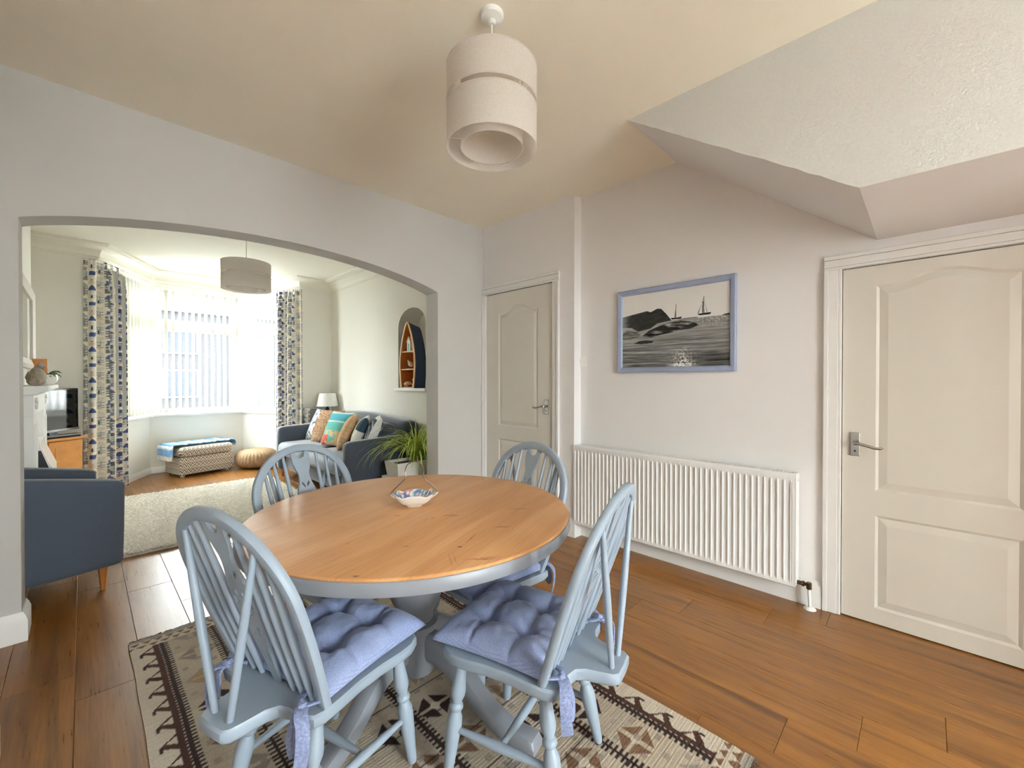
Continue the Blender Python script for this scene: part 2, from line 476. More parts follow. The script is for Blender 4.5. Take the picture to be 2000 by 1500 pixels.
PM = {}
x = -0.031 - 4 * PW
ci = 0
while x < 2.95:
    xc = x + PW / 2
    yend = 7.58 if 0.05 < xc < 2.3 else 6.62
    y = YR - 0.05
    first = True
    while y < yend - 0.01:
        L = 1.216
        if first: L = [0.35, 0.78, 1.216, 0.56, 0.98][(ci * 2) % 5]; first = False
        L = min(L, yend - y)
        key = round(L, 3)
        if key not in PM: PM[key] = plank_mesh(L)
        link('plank', PM[key], floor, (xc, y + L / 2, 0.0))
        y += L
    x += PW; ci += 1

# ------------------------------------------------------------------ structure: walls and ceilings
# arch wall between the rooms
def arch_z(x): # elliptical head between the jambs
    t = (x - 1.007) / 1.222
    return 2.045 + 0.172 * math.sqrt(max(0.0, 1 - (abs(t) ** 2.2)))
poly = [(-0.95, 0.0), (-0.215, 0.0)]
poly += [(-0.215, 2.045)]
for k in range(1, 56):
    xx = 1.007 - 1.222 * math.cos(PI * k / 56)
    t = (xx - 1.007) / 1.222
    poly.append((xx, 2.045 + 0.168 * (1 - abs(t) ** 2.0) ** 0.85))
poly += [(2.229, 2.045), (2.229, 0.0), (XB + 0.1, 0.0), (XB + 0.1, ZC + 0.05), (-0.95, ZC + 0.05)]
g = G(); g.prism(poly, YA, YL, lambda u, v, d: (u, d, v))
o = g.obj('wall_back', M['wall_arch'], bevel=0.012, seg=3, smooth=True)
struct(o, 'pale grey wall with a wide flat-arched opening into the living room', 'wall')

# dining right wall with two door openings
DR0, DR1, DRH = 0.3235, -0.4465, 1.856      # near door opening in y (left, right seen from the room)
DF0, DF1, DFH = 3.069, 2.236, 2.089         # far door opening
poly = [(YR - 0.1, 0), (DR1, 0), (DR1, DRH), (DR0, DRH), (DR0, 0), (2.017, 0), (2.017, ZC + 0.05), (YR - 0.1, ZC + 0.05)]
g = G(); g.prism(poly, XB, XB + 0.06, lambda u, v, d: (d, u, v))
g.box(XB + 0.06, XB + 0.12, YR - 0.1, 2.1, -0.05, ZC + 0.05)
o = g.obj('wall_right', M['wall'])
struct(o, 'off-white dining room wall carrying the radiator and the framed seascape', 'wall')
XF = 2.765
poly = [(2.017, 0), (DF1, 0), (DF1, DFH), (DF0, DFH), (DF0, 0), (YA + 0.02, 0), (YA + 0.02, ZC + 0.05), (2.017, ZC + 0.05)]
g = G(); g.prism(poly, XF, XF + 0.06, lambda u, v, d: (d, u, v))
g.box(XF + 0.06, XF + 0.13, 2.017, YA + 0.02, -0.05, ZC + 0.05)
o = g.obj('wall_right_recess', M['wall'])
struct(o, 'slightly projecting off-white wall section around the far door', 'wall')
# left: chimney breast beside the camera and the alcove behind it
g = G(); g.box(-0.95, -0.222, -0.25, 2.19, 0, ZC + 0.05)
struct(g.obj('wall_left', M['wall']), 'off-white chimney breast on the left side of the dining room', 'wall')
g = G(); g.box(-0.95, -0.75, 2.19, YA, 0, ZC + 0.05); g.box(-0.95, -0.75, YR - 0.1, -0.25, 0, ZC + 0.05)
struct(g.obj('wall_left_alcove', M['wall']), 'off-white alcove wall left of the arched opening', 'wall')
# rear wall behind the camera with wide glazed garden doors
WX0, WX1, WZ1 = 0.0, 1.55, 2.36
poly = [(-0.95, 0), (WX0, 0), (WX0, WZ1), (WX1, WZ1), (WX1, 0), (XB + 0.12, 0), (XB + 0.12, ZC + 0.05), (-0.95, ZC + 0.05)]
g = G(); g.prism(poly, YR - 0.12, YR, lambda u, v, d: (u, d, v))
struct(g.obj('wall_rear', M['wall']), 'off-white rear wall with glazed garden doors behind the viewer', 'wall')
gd = struct(thing('window_1', '', '', (0, YR - 0.06, 0)), 'white framed glazed garden doors in the rear wall behind the viewer', 'window')
for k in range(2):
    a = WX0 + (WX1 - WX0) * k / 2 + 0.004; b = WX0 + (WX1 - WX0) * (k + 1) / 2 - 0.004
    g = G(); g.box(a, a + 0.06, -0.03, 0.03, 0.02, WZ1 - 0.005); g.box(b - 0.06, b, -0.03, 0.03, 0.02, WZ1 - 0.005)
    g.box(a + 0.06, b - 0.06, -0.03, 0.03, 0.02, 0.10); g.box(a + 0.06, b - 0.06, -0.03, 0.03, WZ1 - 0.065, WZ1 - 0.005)
    fr = g.obj('window_frame', M['upvc'], gd)
    g = G(); g.box(a + 0.06, b - 0.06, -0.004, 0.004, 0.10, WZ1 - 0.065); g.obj('pane', M['glass'], fr)
g = G(); g.box(WX0, WX1, -0.06, 0.05, 0.0, 0.02); g.obj('threshold', M['upvc'], gd)

# unseen partition added to keep rear daylight off the near door and left arch wall
poly = [(-0.95, 0), (0.12, 0), (0.12, 2.70), (1.98, 2.70), (1.98, 0), (XB + 0.12, 0), (XB + 0.12, ZC + 0.05), (-0.95, ZC + 0.05)]
g = G(); g.prism(poly, -1.43, -1.31, lambda u, v, d: (u, d, v))
struct(g.obj('wall_light_blocker', M['wall']), 'added unseen off-white partition blocking rear daylight, with a wide opening behind the viewer', 'wall')

# dining ceiling
g = G(); g.box(-0.95, XB + 0.12, YR - 0.12, YA + 0.02, ZC, ZC + 0.1)
struct(g.obj('ceiling', M['ceil']), 'plain warm white dining room ceiling', 'ceiling')
# boxed underside of the staircase
ZB = 1.981
A0 = (2.195, 1.24, ZC + 0.01); A1 = (XB, 1.24, ZC + 0.01)
B0 = (2.038, 0.182, ZB); B1 = (XB, 0.182, ZB)
D0 = (2.038, -1.31, ZB); D1 = (XB, -1.31, ZB)
E0 = (2.195, -1.31, ZC + 0.01)
so = struct(thing('trim_1', '', ''), 'boxed-in underside of the staircase sloping down from the ceiling over the near door', 'soffit')
def side_x(z): return B0[0] + (A0[0] - B0[0]) * (z - ZB) / (A0[2] - ZB)
edge = []
for i in range(27):     # slightly uneven plastered arris, kept in the plane of the textured side
    t = i / 26; z_ = A0[2] + (B0[2] - A0[2]) * t + (random.uniform(-1, 1) * 0.003 if 0 < i < 26 else 0)
    edge.append((side_x(z_), A0[1] + (B0[1] - A0[1]) * t, z_))
g = G(); n = len(edge); far = [(XB, p[1], A0[2] + (B0[2] - A0[2]) * i / 26) for i, p in enumerate(edge)]
g.add(edge + far, [(i, i + 1, n + i + 1, n + i) for i in range(26)]); g.obj('sloping_soffit', M['wall'], so, smooth='all')
g = G(); g.add([B0, B1, D1, D0], [(0, 1, 2, 3)]); g.obj('flat_soffit', M['wall'], so)
g = G(); g.add(edge + [D0, E0], [tuple(range(n + 2))])
g.add([D0, D1, (XB, -1.31, ZC + 0.01), E0], [(0, 1, 2, 3)])
g.obj('textured_side', M['woodchip'], so, label='woodchip papered side of the boxed-in stairs')

# living room walls
NY0, NY1, NZ0, NZS, NZT = 3.965, 4.548, 1.17, 1.86, 2.105
g = G(); g.box(XL, 3.05, YL - 0.05, YF + 0.2, 0, NZ0)
poly = [(YL - 0.05, NZ0), (NY0, NZ0)]
for k in range(0, 25):
    a = PI - PI * k / 24
    poly.append(((NY0 + NY1) / 2 + (NY1 - NY0) / 2 * math.cos(a), NZS + (NZT - NZS) * math.sin(a) ** 0.8))
poly += [(NY1, NZ0), (YF + 0.2, NZ0), (YF + 0.2, ZC + 0.05), (YL - 0.05, ZC + 0.05)]
g.prism(poly, XL, 2.94, lambda u, v, d: (d, u, v))
g.box(2.94, 3.05, YL - 0.05, YF + 0.2, NZ0, ZC + 0.05)
struct(g.obj('wall_living_right', M['wall_l']), 'cream white living room wall with an arched niche above the sofa', 'wall')
g = G(); g.box(-0.02, 0.026, NY0 - 0.02, NY1 + 0.05, -0.03, 0.004)
o = g.obj('niche_sill', M['trim'], bevel=0.004); o.location = (XL - 0.012, 0, NZ0); struct(o, 'thin white sill at the foot of the arched niche', 'sill')
g = G(); g.box(-0.95, BAY[0][0], YF, YF + 0.2, 0, ZC + 0.05)
struct(g.obj('wall_living_front_left', M['wall_l']), 'pale living room wall left of the bay window', 'wall')
g = G(); g.box(BAY[3][0], XL, YF, YF + 0.2, 0, ZC + 0.05)
struct(g.obj('wall_living_front_right', M['wall_l']), 'pale living room wall between the bay window and the corner', 'wall')
g = G(); g.box(-0.95, -0.78, YL, YF, 0, ZC + 0.05)
struct(g.obj('wall_living_left', M['wall_l']), 'pale alcove wall behind the television', 'wall')
g = G(); g.box(-0.78, -0.330, 4.09, 5.85, 0, ZC + 0.05)
struct(g.obj('chimney_breast', M['wall_l']), 'pale living room chimney breast behind the white fireplace', 'wall')
# bay: dado, header, per segment
def seg_frame(a, b):
    a = Vector(a); b = Vector(b); d = (b - a); L = d.length; d.normalize(); nrm = Vector((-d.y, d.x)) # points outwards (left of travel when going left to right)
    return a, d, nrm, L
ZS, ZH = 0.80, 2.57
g = G()
out = [(-0.02, 6.62), (0.545, 7.62), (1.805, 7.62), (2.36, 6.62)]
for k in range(3):
    a, b = BAY[k], BAY[k + 1]; c, d = out[k], out[k + 1]
    for z0, z1 in ((0, ZS - 0.035), (ZH, ZC + 0.05)):
        g.prism([a, b, d, c], z0, z1, ID)
struct(g.obj('wall_bay', M['wall_l']), 'pale dado wall and header of the canted bay', 'wall')
# living ceiling
g = G(); g.prism([(-0.95, YL - 0.02), (3.05, YL - 0.02), (3.05, 6.7), out[3], out[2], out[1], out[0], (-0.95, 6.7)], ZC, ZC + 0.1, ID)
struct(g.obj('ceiling', M['ceil_l']), 'bright cream living room ceiling running into the bay', 'ceiling')
# cornice
cp = [(0, ZC - 0.155), (0.012, ZC - 0.155), (0.016, ZC - 0.142), (0.022, ZC - 0.138)]
for k in range(9):
    a = PI / 2 * k / 8
    cp.append((0.026 + 0.085 * (1 - math.cos(a)), ZC - 0.134 + 0.095 * math.sin(a)))
cp += [(0.118, ZC - 0.036), (0.128, ZC - 0.022), (0.150, ZC - 0.022), (0.150, ZC), (0, ZC)]
path = [(XL, YL), (XL, YF), BAY[3], BAY[2], BAY[1], BAY[0], (-0.78, YF)]
g = G(); sweep2d(g, path, cp, ID)
struct(g.obj('trim_2', M['ceil_l'], smooth=True), 'cream plaster cornice around the living room and bay', 'cornice')
# skirting boards
def skirting(name, path, label, h=0.14, t=0.018, mat='trim'):
    pr = [(0, 0), (t, 0), (t, h * 0.74), (t * 0.8, h * 0.80), (t * 0.72, h * 0.86), (t * 0.35, h * 0.96), (t * 0.3, h), (0, h)]
    g = G(); sweep2d(g, path, pr, ID)
    return struct(g.obj(name, M[mat], smooth=True), label, 'skirting')
skirting('baseboard_right', [(XB, 0.404), (XB, 2.017), (XF, 2.017), (XF, 2.160)], 'white skirting board running behind the radiator', 0.145)
skirting('baseboard_back_left', [(-0.215, YL), (-0.215, YA), (-0.75, YA)], 'white skirting board wrapping the left jamb of the arch', 0.14, 0.02)
skirting('baseboard_back_right', [(XF, YA), (2.229, YA), (2.229, YL)], 'white skirting board right of the arched opening', 0.14, 0.02)
skirting('baseboard_left', [(-0.75, 2.19), (-0.222, 2.19), (-0.222, -0.25)], 'white skirting board on the dining room chimney breast', 0.14, 0.02)
skirting('baseboard_living', [(XL, YL), (XL, YF), BAY[3], BAY[2], BAY[1], BAY[0], (-0.78, YF)], 'low white skirting board around the living room and bay', 0.085, 0.014)

# ------------------------------------------------------------------ bay windows, sills and blinds
def bay_window(k, num, label):
    a, d, nrm, L = seg_frame(BAY[k], BAY[k + 1])
    root = struct(thing('window_%d' % num, '', '', (a.x, a.y, 0), math.atan2(d.y, d.x)), label, 'window')
    y0, y1 = 0.035, 0.095
    fw = 0.055
    ex = 0.03 if k == 1 else 0.0
    x0, x1 = 0.035, L - 0.035
    def frame(name, xa, xb, za, zb, w, parent):
        g = G(); g.box(xa, xa + w, y0, y1, za, zb); g.box(xb - w, xb, y0, y1, za, zb)
        g.box(xa + w, xb - w, y0, y1, za, za + w); g.box(xa + w, xb - w, y0, y1, zb - w, zb)
        return g.obj(name, M['upvc'], parent, bevel=0.004)
    frame('window_frame', x0, x1, ZS - 0.03, ZH, fw, root)
    zt = 2.03
    g = G(); g.box(x0 + fw, x1 - fw, y0 + 0.005, y1 - 0.005, zt - 0.035, zt + 0.035); g.obj('transom', M['upvc'], root, bevel=0.004)
    for za, zb, nm in ((ZS - 0.03 + fw, zt - 0.035, 'sash'), (zt + 0.035, ZH - fw, 'top_light')):
        sh = frame(nm, x0 + fw + 0.003, x1 - fw - 0.003, za + 0.003, zb - 0.003, 0.04, root)
        g = G(); g.box(x0 + fw + 0.043, x1 - fw - 0.043, 0.06, 0.068, za + 0.043, zb - 0.043); g.obj('pane', M['glass'], sh)
    # corner posts close the frame to the plaster
    g = G(); g.box(-0.01, x0, y0, y1 + 0.02, ZS - 0.03, ZH); g.box(x1, L + 0.01, y0, y1 + 0.02, ZS - 0.03, ZH); g.obj('corner_post', M['upvc'], root)
bay_window(0, 2, 'left canted white window of the bay, half hidden by the curtain')
bay_window(1, 3, 'wide middle white window of the bay with a top light')
bay_window(2, 4, 'right canted white window of the bay beside the curtain')
sp = [(-0.10, ZS - 0.035), (0.045, ZS - 0.035), (0.052, ZS - 0.025), (0.052, ZS - 0.008), (0.045, ZS), (-0.10, ZS)]
g = G(); sweep2d(g, [BAY[3], BAY[2], BAY[1], BAY[0]], sp, ID)
struct(g.obj('trim_3', M['trim']), 'white window sill running around the bay', 'sill')

slat_me = None
def blind(k, label, n, ang, x0=None, x1=None):
    a, d, nrm, L = seg_frame(BAY[k], BAY[k + 1])
    root = thing('vertical_blind', label, 'blind', (a.x - nrm.x * 0.05, a.y - nrm.y * 0.05, ZS), math.atan2(d.y, d.x), 'vertical blinds in the bay')
    x0 = 0.06 if x0 is None else x0; x1 = L - 0.06 if x1 is None else x1
    g = G(); g.box(x0 - 0.03, x1 + 0.03, -0.02, 0.022, ZH - ZS - 0.06, ZH - ZS - 0.015); g.obj('headrail', M['upvc'], root, bevel=0.004)
    g = G(); w = 0.0445; z0, z1 = 0.028, ZH - ZS - 0.075
    nn = 6
    pts = [(-w + 2 * w * i / nn, 0.004 * math.sin(PI * i / nn)) for i in range(nn + 1)]
    rings = [[(p[0], p[1], z) for p in pts] + [(p[0], p[1] + 0.0008, z) for p in reversed(pts)] for z in (z0, z1)]
    g.rings(rings)
    me = g.mesh('slat'); me.materials.append(M['slat'])
    g = G(); g.box(-w * 0.95, w * 0.95, -0.003, 0.005, z0 - 0.003, z0 + 0.028); mw = g.mesh('weight'); mw.materials.append(M['slat'])
    g = G(); g.box(-0.006, 0.006, -0.003, 0.004, z1 - 0.005, z1 + 0.02); mh = g.mesh('hanger'); mh.materials.append(M['upvc'])
    for i in range(n):
        xx = x0 + (x1 - x0) * (i + 0.5) / n
        sl = link('slat', me, root, (xx, 0, 0), (0, 0, math.radians(ang + random.uniform(-2, 2))))
        link('weight', mw, sl); link('hanger', mh, sl)
blind(0, 'white vertical blind over the left canted bay window, slats overlapping', 13, 108)
blind(1, 'white vertical blind over the wide middle bay window, slats turned half open', 13, 107)
blind(2, 'white vertical blind over the right canted bay window beside the curtain', 13, 120)

# ------------------------------------------------------------------ panelled doors
def camber(x0, x1, zs, h, n=20):
    pts = []
    for k in range(n + 1):
        t = -1 + 2 * k / n
        a = abs(t)
        f = 0.5 + 0.5 * math.cos(PI * min(1, a * 1.06))
        pts.append((x0 + (x1 - x0) * k / n, zs + h * f))
    return pts
def door(num, label, plane, yleft, w, h, st, zb0, zb1, zu0, zu1, arch, hx, hz, arc_l, arc_r, arc_t, handle_dir):
    """local x runs to the right seen from the room, local -y points into the room"""
    root = struct(thing('door_%d' % num, '', '', (plane, yleft, 0), -PI / 2), label, 'door')
    fn = lambda u, v, d: (u, d, v)
    yb, yr, yf = 0.038, 0.012, 0.003
    g = G(); g.box(0, w, yr, yb, 0.006, h); g.obj('leaf', M['door'], root)
    ft = yf
    def fr(name, poly):
        g = G(); g.prism(poly, ft, yr, fn); g.obj(name, M['door'], root)
    fr('stile', [(0, 0.006), (st, 0.006), (st, h), (0, h)])
    fr('stile', [(w - st, 0.006), (w, 0.006), (w, h), (w - st, h)])
    fr('rail', [(st, 0.006), (w - st, 0.006), (w - st, zb0), (st, zb0)])
    fr('rail', [(st, zb1), (w - st, zb1), (w - st, zu0), (st, zu0)])
    top = camber(st, w - st, zu1, arch)
    fr('rail', [(w - st, h), (st, h)] + top)
    def panel(z0, z1, ar):
        m = 0.012; b = 0.034
        def outl(i):
            t = camber(st + i, w - st - i, z1 - i, ar)
            return [(st + i, z0 + i), (w - st - i, z0 + i)] + list(reversed(t))
        g = G(); r0 = [(u, yf + 0.0002, v) for u, v in outl(-0.0004)]; r1 = [(u, yr - 0.0005, v) for u, v in outl(m)]
        r2 = [(u, yf + 0.0005, v) for u, v in outl(m + b)]
        g.rings([r0, r1, r2], cap=False)
        n = len(r2); g.add(r2, [tuple(range(n))])
        g.obj('panel', M['door'], root)
    panel(zb0, zb1, 0.0); panel(zu0, zu1, arch)
    # architrave with a moulded face
    def arch_piece(name, pieces):
        g = G()
        for q in pieces: g.box(*q)
        o = g.obj(name, M['trim'], root, bevel=0.003)
    def upright(xa, xb, inner_right):
        z1 = h + 0.006
        if inner_right: xs = [xa, xa + 0.022, xb - 0.014, xb]; ds = [-0.024, -0.017, -0.014]
        else: xs = [xa, xa + 0.014, xb - 0.022, xb]; ds = [-0.014, -0.017, -0.024]
        arch_piece('architrave', [(xs[i], xs[i + 1], ds[i], -0.0005, 0, z1 + (0.0 if True else 0)) for i in range(3)])
    gap = 0.0035
    upright(-gap - arc_l, -gap, True); upright(w + gap, w + gap + arc_r, False)
    za = h + 0.006
    arch_piece('architrave', [(-gap - arc_l, w + gap + arc_r, -0.014, -0.0005, za, za + 0.014), (-gap - arc_l, w + gap + arc_r, -0.017, -0.0005, za + 0.014, za + arc_t - 0.022), (-gap - arc_l, w + gap + arc_r, -0.024, -0.0005, za + arc_t - 0.022, za + arc_t)])
    g = G(); g.box(-0.003, w + 0.003, 0.045, 0.055, 0, h + 0.003); g.obj('lining', M['dark'], root)
    # lever handle on a backplate
    g = G(); g.box(hx - 0.021, hx + 0.021, -0.006, 0.003, hz - 0.062, hz + 0.062)
    hp = g.obj('backplate', M['chrome'], root, bevel=0.003, label='chrome handle backplate')
    g = G(); g.tube([(hx, -0.004, hz + 0.008), (hx, -0.022, hz + 0.008), (hx, -0.046, hz + 0.008)], [0.011, 0.009, 0.009], 12)
    d = handle_dir
    g.tube([(hx, -0.046, hz + 0.008), (hx + d * 0.02, -0.05, hz + 0.008), (hx + d * 0.05, -0.05, hz + 0.001), (hx + d * 0.08, -0.05, hz - 0.008), (hx + d * 0.103, -0.05, hz - 0.008), (hx + d * 0.115, -0.048, hz - 0.001)], [0.009, 0.0085, 0.008, 0.0075, 0.007, 0.005], 10)
    g.obj('lever', M['chrome'], hp, smooth=True)
    g = G(); g.lathe([(0.0, 0.0), (0.004, 0.0)], 10); g.xf(Matrix.Translation((hx, -0.0068, hz - 0.035)) @ Matrix.Rotation(PI / 2, 4, 'X')); g.obj('keyhole', M['dark'], hp)
    return root
door(1, 'white two-panel door under the boxed stairs, nearest the viewer', XB, 0.320, 0.763, 1.8505, 0.136, 0.085, 0.565, 0.691, 1.748, 0.05, 0.054, 0.925, 0.078, 0.078, 0.074, 1)
door(2, 'white two-panel door beside the arch with a bright lever handle', XF, 3.0655, 0.826, 2.083, 0.166, 0.20, 0.711, 0.838, 1.89, 0.065, 0.762, 1.035, 0.048, 0.074, 0.078, -1)

# ------------------------------------------------------------------ radiator
def radiator():
    root = thing('radiator', 'long white ribbed panel radiator under the framed seascape', 'radiator', (XB, 2.012, 0.0), -PI / 2)
    w, z0, h = 1.50, 0.112, 0.63
    yf = -0.105
    nr = 45; sp = (w - 0.03) / nr
    xs = [0.0, 0.014]; ds = [0.0, 0.0]
    for k in range(nr):
        x0 = 0.015 + k * sp
        for t, d in ((0.02, 0.007), (0.70, 0.007), (0.78, 0.0), (0.92, 0.0), (0.995, 0.007)):
            xs.append(x0 + t * sp); ds.append(d)
    xs += [w - 0.014, w]; ds += [0, 0]
    zs = [z0, z0 + 0.006, z0 + 0.028, z0 + 0.042, z0 + h - 0.050, z0 + h - 0.036, z0 + h - 0.006, z0 + h]
    zf = [0, 0, 0, 1, 1, 0, 0, 0]
    # pressed sheet: channels lie back between proud ribs
    g = G()
    g.grid(lambda i, j: (xs[i], yf + (0.006 if j in (0, 7) else 0) + ds[i] * zf[j], zs[j]), len(xs), len(zs))
    g.box(0, w, yf + 0.012, yf + 0.016, z0, z0 + h)
    g.obj('front_panel', M['rad'], root, smooth=True, recalc=False)
    g = G(); g.box(0, w, -0.030, -0.018, z0, z0 + h - 0.01); g.obj('rear_panel', M['rad'], root)
    for xa, xb in ((-0.004, 0.0), (w, w + 0.004)):
        g = G(); g.box(xa, xb, yf + 0.003, -0.022, z0 + 0.012, z0 + h - 0.002); g.obj('side_cover', M['rad'], root, bevel=0.001)
    g = G()
    g.box(0.0, w, yf + 0.006, yf + 0.014, z0 + h - 0.004, z0 + h + 0.002); g.box(0.0, w, -0.034, -0.026, z0 + h - 0.004, z0 + h + 0.002)
    n = 110
    for k in range(n + 1):
        x0 = w * k / n
        g.box(max(0, x0 - 0.003), min(w, x0 + 0.003), yf + 0.014, -0.034, z0 + h - 0.004, z0 + h + 0.001)
    g.obj('top_grille', M['rad'], root)
    g = G(); g.box(0.005, w - 0.005, yf + 0.02, -0.032, z0 + h - 0.05, z0 + h - 0.03); g.obj('convector_fins', M['grille'], root)
    for x0 in (0.22, w - 0.22):
        g = G(); g.box(x0 - 0.02, x0 + 0.02, -0.018, 0.0, z0 + 0.05, z0 + h - 0.08); g.obj('wall_bracket', M['rad'], root)
    zv = z0 + 0.022
    for sx, xe in ((1, w + 0.004), (-1, -0.004)):
        g = G(); g.tube([(xe, -0.06, zv), (xe + sx * 0.022, -0.06, zv)], 0.011, 12); g.tube([(xe + sx * 0.022, -0.06, zv), (xe + sx * 0.034, -0.06, zv)], 0.0145, 6)
        g.tube([(xe + sx * 0.034, -0.06, zv), (xe + sx * 0.052, -0.058, zv)], 0.009, 10)
        g.tube([(xe + sx * 0.054, -0.058, zv + 0.012), (xe + sx * 0.054, -0.058, zv - 0.022)], 0.013, 12)
        vv = g.obj('valve', M['brass_dark'], root, smooth=True, label='aged brass radiator valve')
        g = G(); g.tube([(xe + sx * 0.054, -0.058, zv - 0.022), (xe + sx * 0.056, -0.057, zv - 0.07), (xe + sx * 0.058, -0.055, 0.012)], 0.0085, 10); g.obj('pipe', M['rad'], root, smooth=True)
        g = G(); g.lathe([(0.0, 0.016), (0.014, 0.016), (0.026, 0.008), (0.03, 0.001), (0.0, 0.001)], 18, (xe + sx * 0.058, -0.055, 0)); g.obj('pipe_collar', M['rad'], root, smooth=True)
    g = G(); g.tube([(w + 0.004, -0.075, z0 + h - 0.03), (w + 0.014, -0.075, z0 + h - 0.03)], 0.009, 10); g.obj('air_valve', M['rad'], root)
radiator()

# ------------------------------------------------------------------ framed photograph
def fbm(U, V, seed, octs=5, lac=2.0, gain=0.5):
    r = np.random.default_rng(seed); out = np.zeros_like(U); amp = 1; tot = 0; fx = 1.0
    for o in range(octs):
        T = r.random((64, 64))
        x = U * fx; y = V * fx; xi = np.floor(x).astype(int); yi = np.floor(y).astype(int); tx = x - xi; ty = y - yi
        tx = tx * tx * (3 - 2 * tx); ty = ty * ty * (3 - 2 * ty)
        a = T[xi % 64, yi % 64]; b = T[(xi + 1) % 64, yi % 64]; c = T[xi % 64, (yi + 1) % 64]; d = T[(xi + 1) % 64, (yi + 1) % 64]
        out += amp * ((a * (1 - tx) + b * tx) * (1 - ty) + (c * (1 - tx) + d * tx) * ty); tot += amp; amp *= gain; fx *= lac
    return out / tot
def lin(c): c = np.asarray(c, float); return np.where(c <= 0.04045, c / 12.92, ((c + 0.055) / 1.055) ** 2.4)
def inpoly(U, V, pts):
    r = np.zeros(U.shape, bool); n = len(pts)
    for i in range(n):
        (x0, y0), (x1, y1) = pts[i], pts[(i + 1) % n]
        c = ((y0 > V) != (y1 > V))
        with np.errstate(divide='ignore', invalid='ignore'):
            r ^= c & (U < (x1 - x0) * (V - y0) / (y1 - y0 + 1e-12) + x0)
    return r
def seascape(U, V):
    """grey tone of the print, U to the right 0..1, V up 0..1"""
    hz = 0.60 + 0.0 * U
    g = 0.90 + 0.03 * (V - 0.6) - 0.02 * U
    g = g + 0.02 * (fbm(U * 6, V * 6, 3) - 0.5)
    sea = V < hz
    depth = np.clip((hz - V) / 0.6, 0, 1)
    wl = fbm(U * 3.2 + 1.6 * V, (0.02 + depth) ** 0.6 * 46, 5, 4)
    wf = fbm(U * 14, (0.02 + depth) ** 0.6 * 120, 8, 3)
    sc = 0.66 - 0.22 * depth ** 0.9 - 0.08 * U
    tone = sc + (wl - 0.5) * (0.16 + 0.75 * depth) + (wf - 0.5) * 0.18
    gl = np.exp(-((U - 0.60) / (0.05 + 0.05 * depth)) ** 2) * smoothstep(0.45, 1.0, depth)
    tone = tone + gl * np.where(fbm(U * 90, V * 90, 9, 2) > 0.47, 0.55, -0.05)
    spk = smoothstep(0.3, 0.0, depth) * smoothstep(0.45, 0.9, U)
    tone += spk * (fbm(U * 120, V * 80, 12, 2) - 0.5) * 0.5
    g = np.where(sea, tone, g)
    isl = [(0.55, 0.60), (0.62, 0.612), (0.72, 0.612), (0.75, 0.60)]
    g = np.where(inpoly(U, V, isl), 0.42, g)
    g = np.where(inpoly(U, V, [(0.92, 0.595), (0.96, 0.615), (1.01, 0.62), (1.01, 0.595)]), 0.25, g)
    rock1 = [(-.02, .56), (-.02, .70), (.10, .725), (.26, .755), (.30, .735), (.36, .770), (.40, .765), (.45, .69), (.50, .60), (.36, .575), (.30, .52), (.17, .49), (.10, .55)]
    rock2 = [(.22, .43), (.28, .49), (.36, .53), (.46, .575), (.58, .585), (.66, .565), (.72, .535), (.74, .505), (.66, .47), (.58, .465), (.5, .445), (.40, .425), (.30, .40), (.23, .405)]
    rock3 = [(.12, .33), (.18, .36), (.26, .365), (.33, .35), (.31, .325), (.2, .318)]
    foam = [(-.02, .44), (.04, .52), (.12, .50), (.2, .47), (.18, .42), (.1, .39), (-.02, .40)]
    nz = fbm(U * 26, V * 40, 21, 4); nz2 = fbm(U * 12 + 8 * V, V * 60, 22, 4)
    g = np.where(inpoly(U, V, foam), 0.42 + (nz2 - .5) * 0.7, g)
    g = np.where(inpoly(U, V, rock1), 0.10 + nz * 0.16 + 0.35 * smoothstep(0.10, 0.0, U), g)
    g = np.where(inpoly(U, V, rock2), 0.08 + np.clip(nz2 - .42, 0, 1) * 1.5, g)
    g = np.where(inpoly(U, V, rock3), 0.08 + nz2 * 0.15, g)
    def boat(g, x, zb, s, sails):
        g = np.where(inpoly(U, V, [(x - .05 * s, zb + .015), (x + .055 * s, zb + .02), (x + .045 * s, zb - .005), (x - .035 * s, zb - .005)]), 0.16, g)
        g = np.where((np.abs(U - x) < .0028) & (V > zb) & (V < zb + .19 * s), 0.30, g)
        for p in sails: g = np.where(inpoly(U, V, [(x + a * s, zb + b * s) for a, b in p]), 0.46, g)
        return g
    g = boat(g, .54, .612, 1.0, [[(-.002, .02), (-.015, .02), (-.002, .14)]])
    g = boat(g, .785, .632, 1.15, [[(-.004, .18), (-.006, .15), (-.046, .02), (-.036, .02)], [(-.012, .14), (-.004, .14), (.006, .02), (-.014, .02)], [(.02, .02), (.026, .02), (.004, .15)]])
    g = np.clip(g, 0.02, 0.98)
    return g
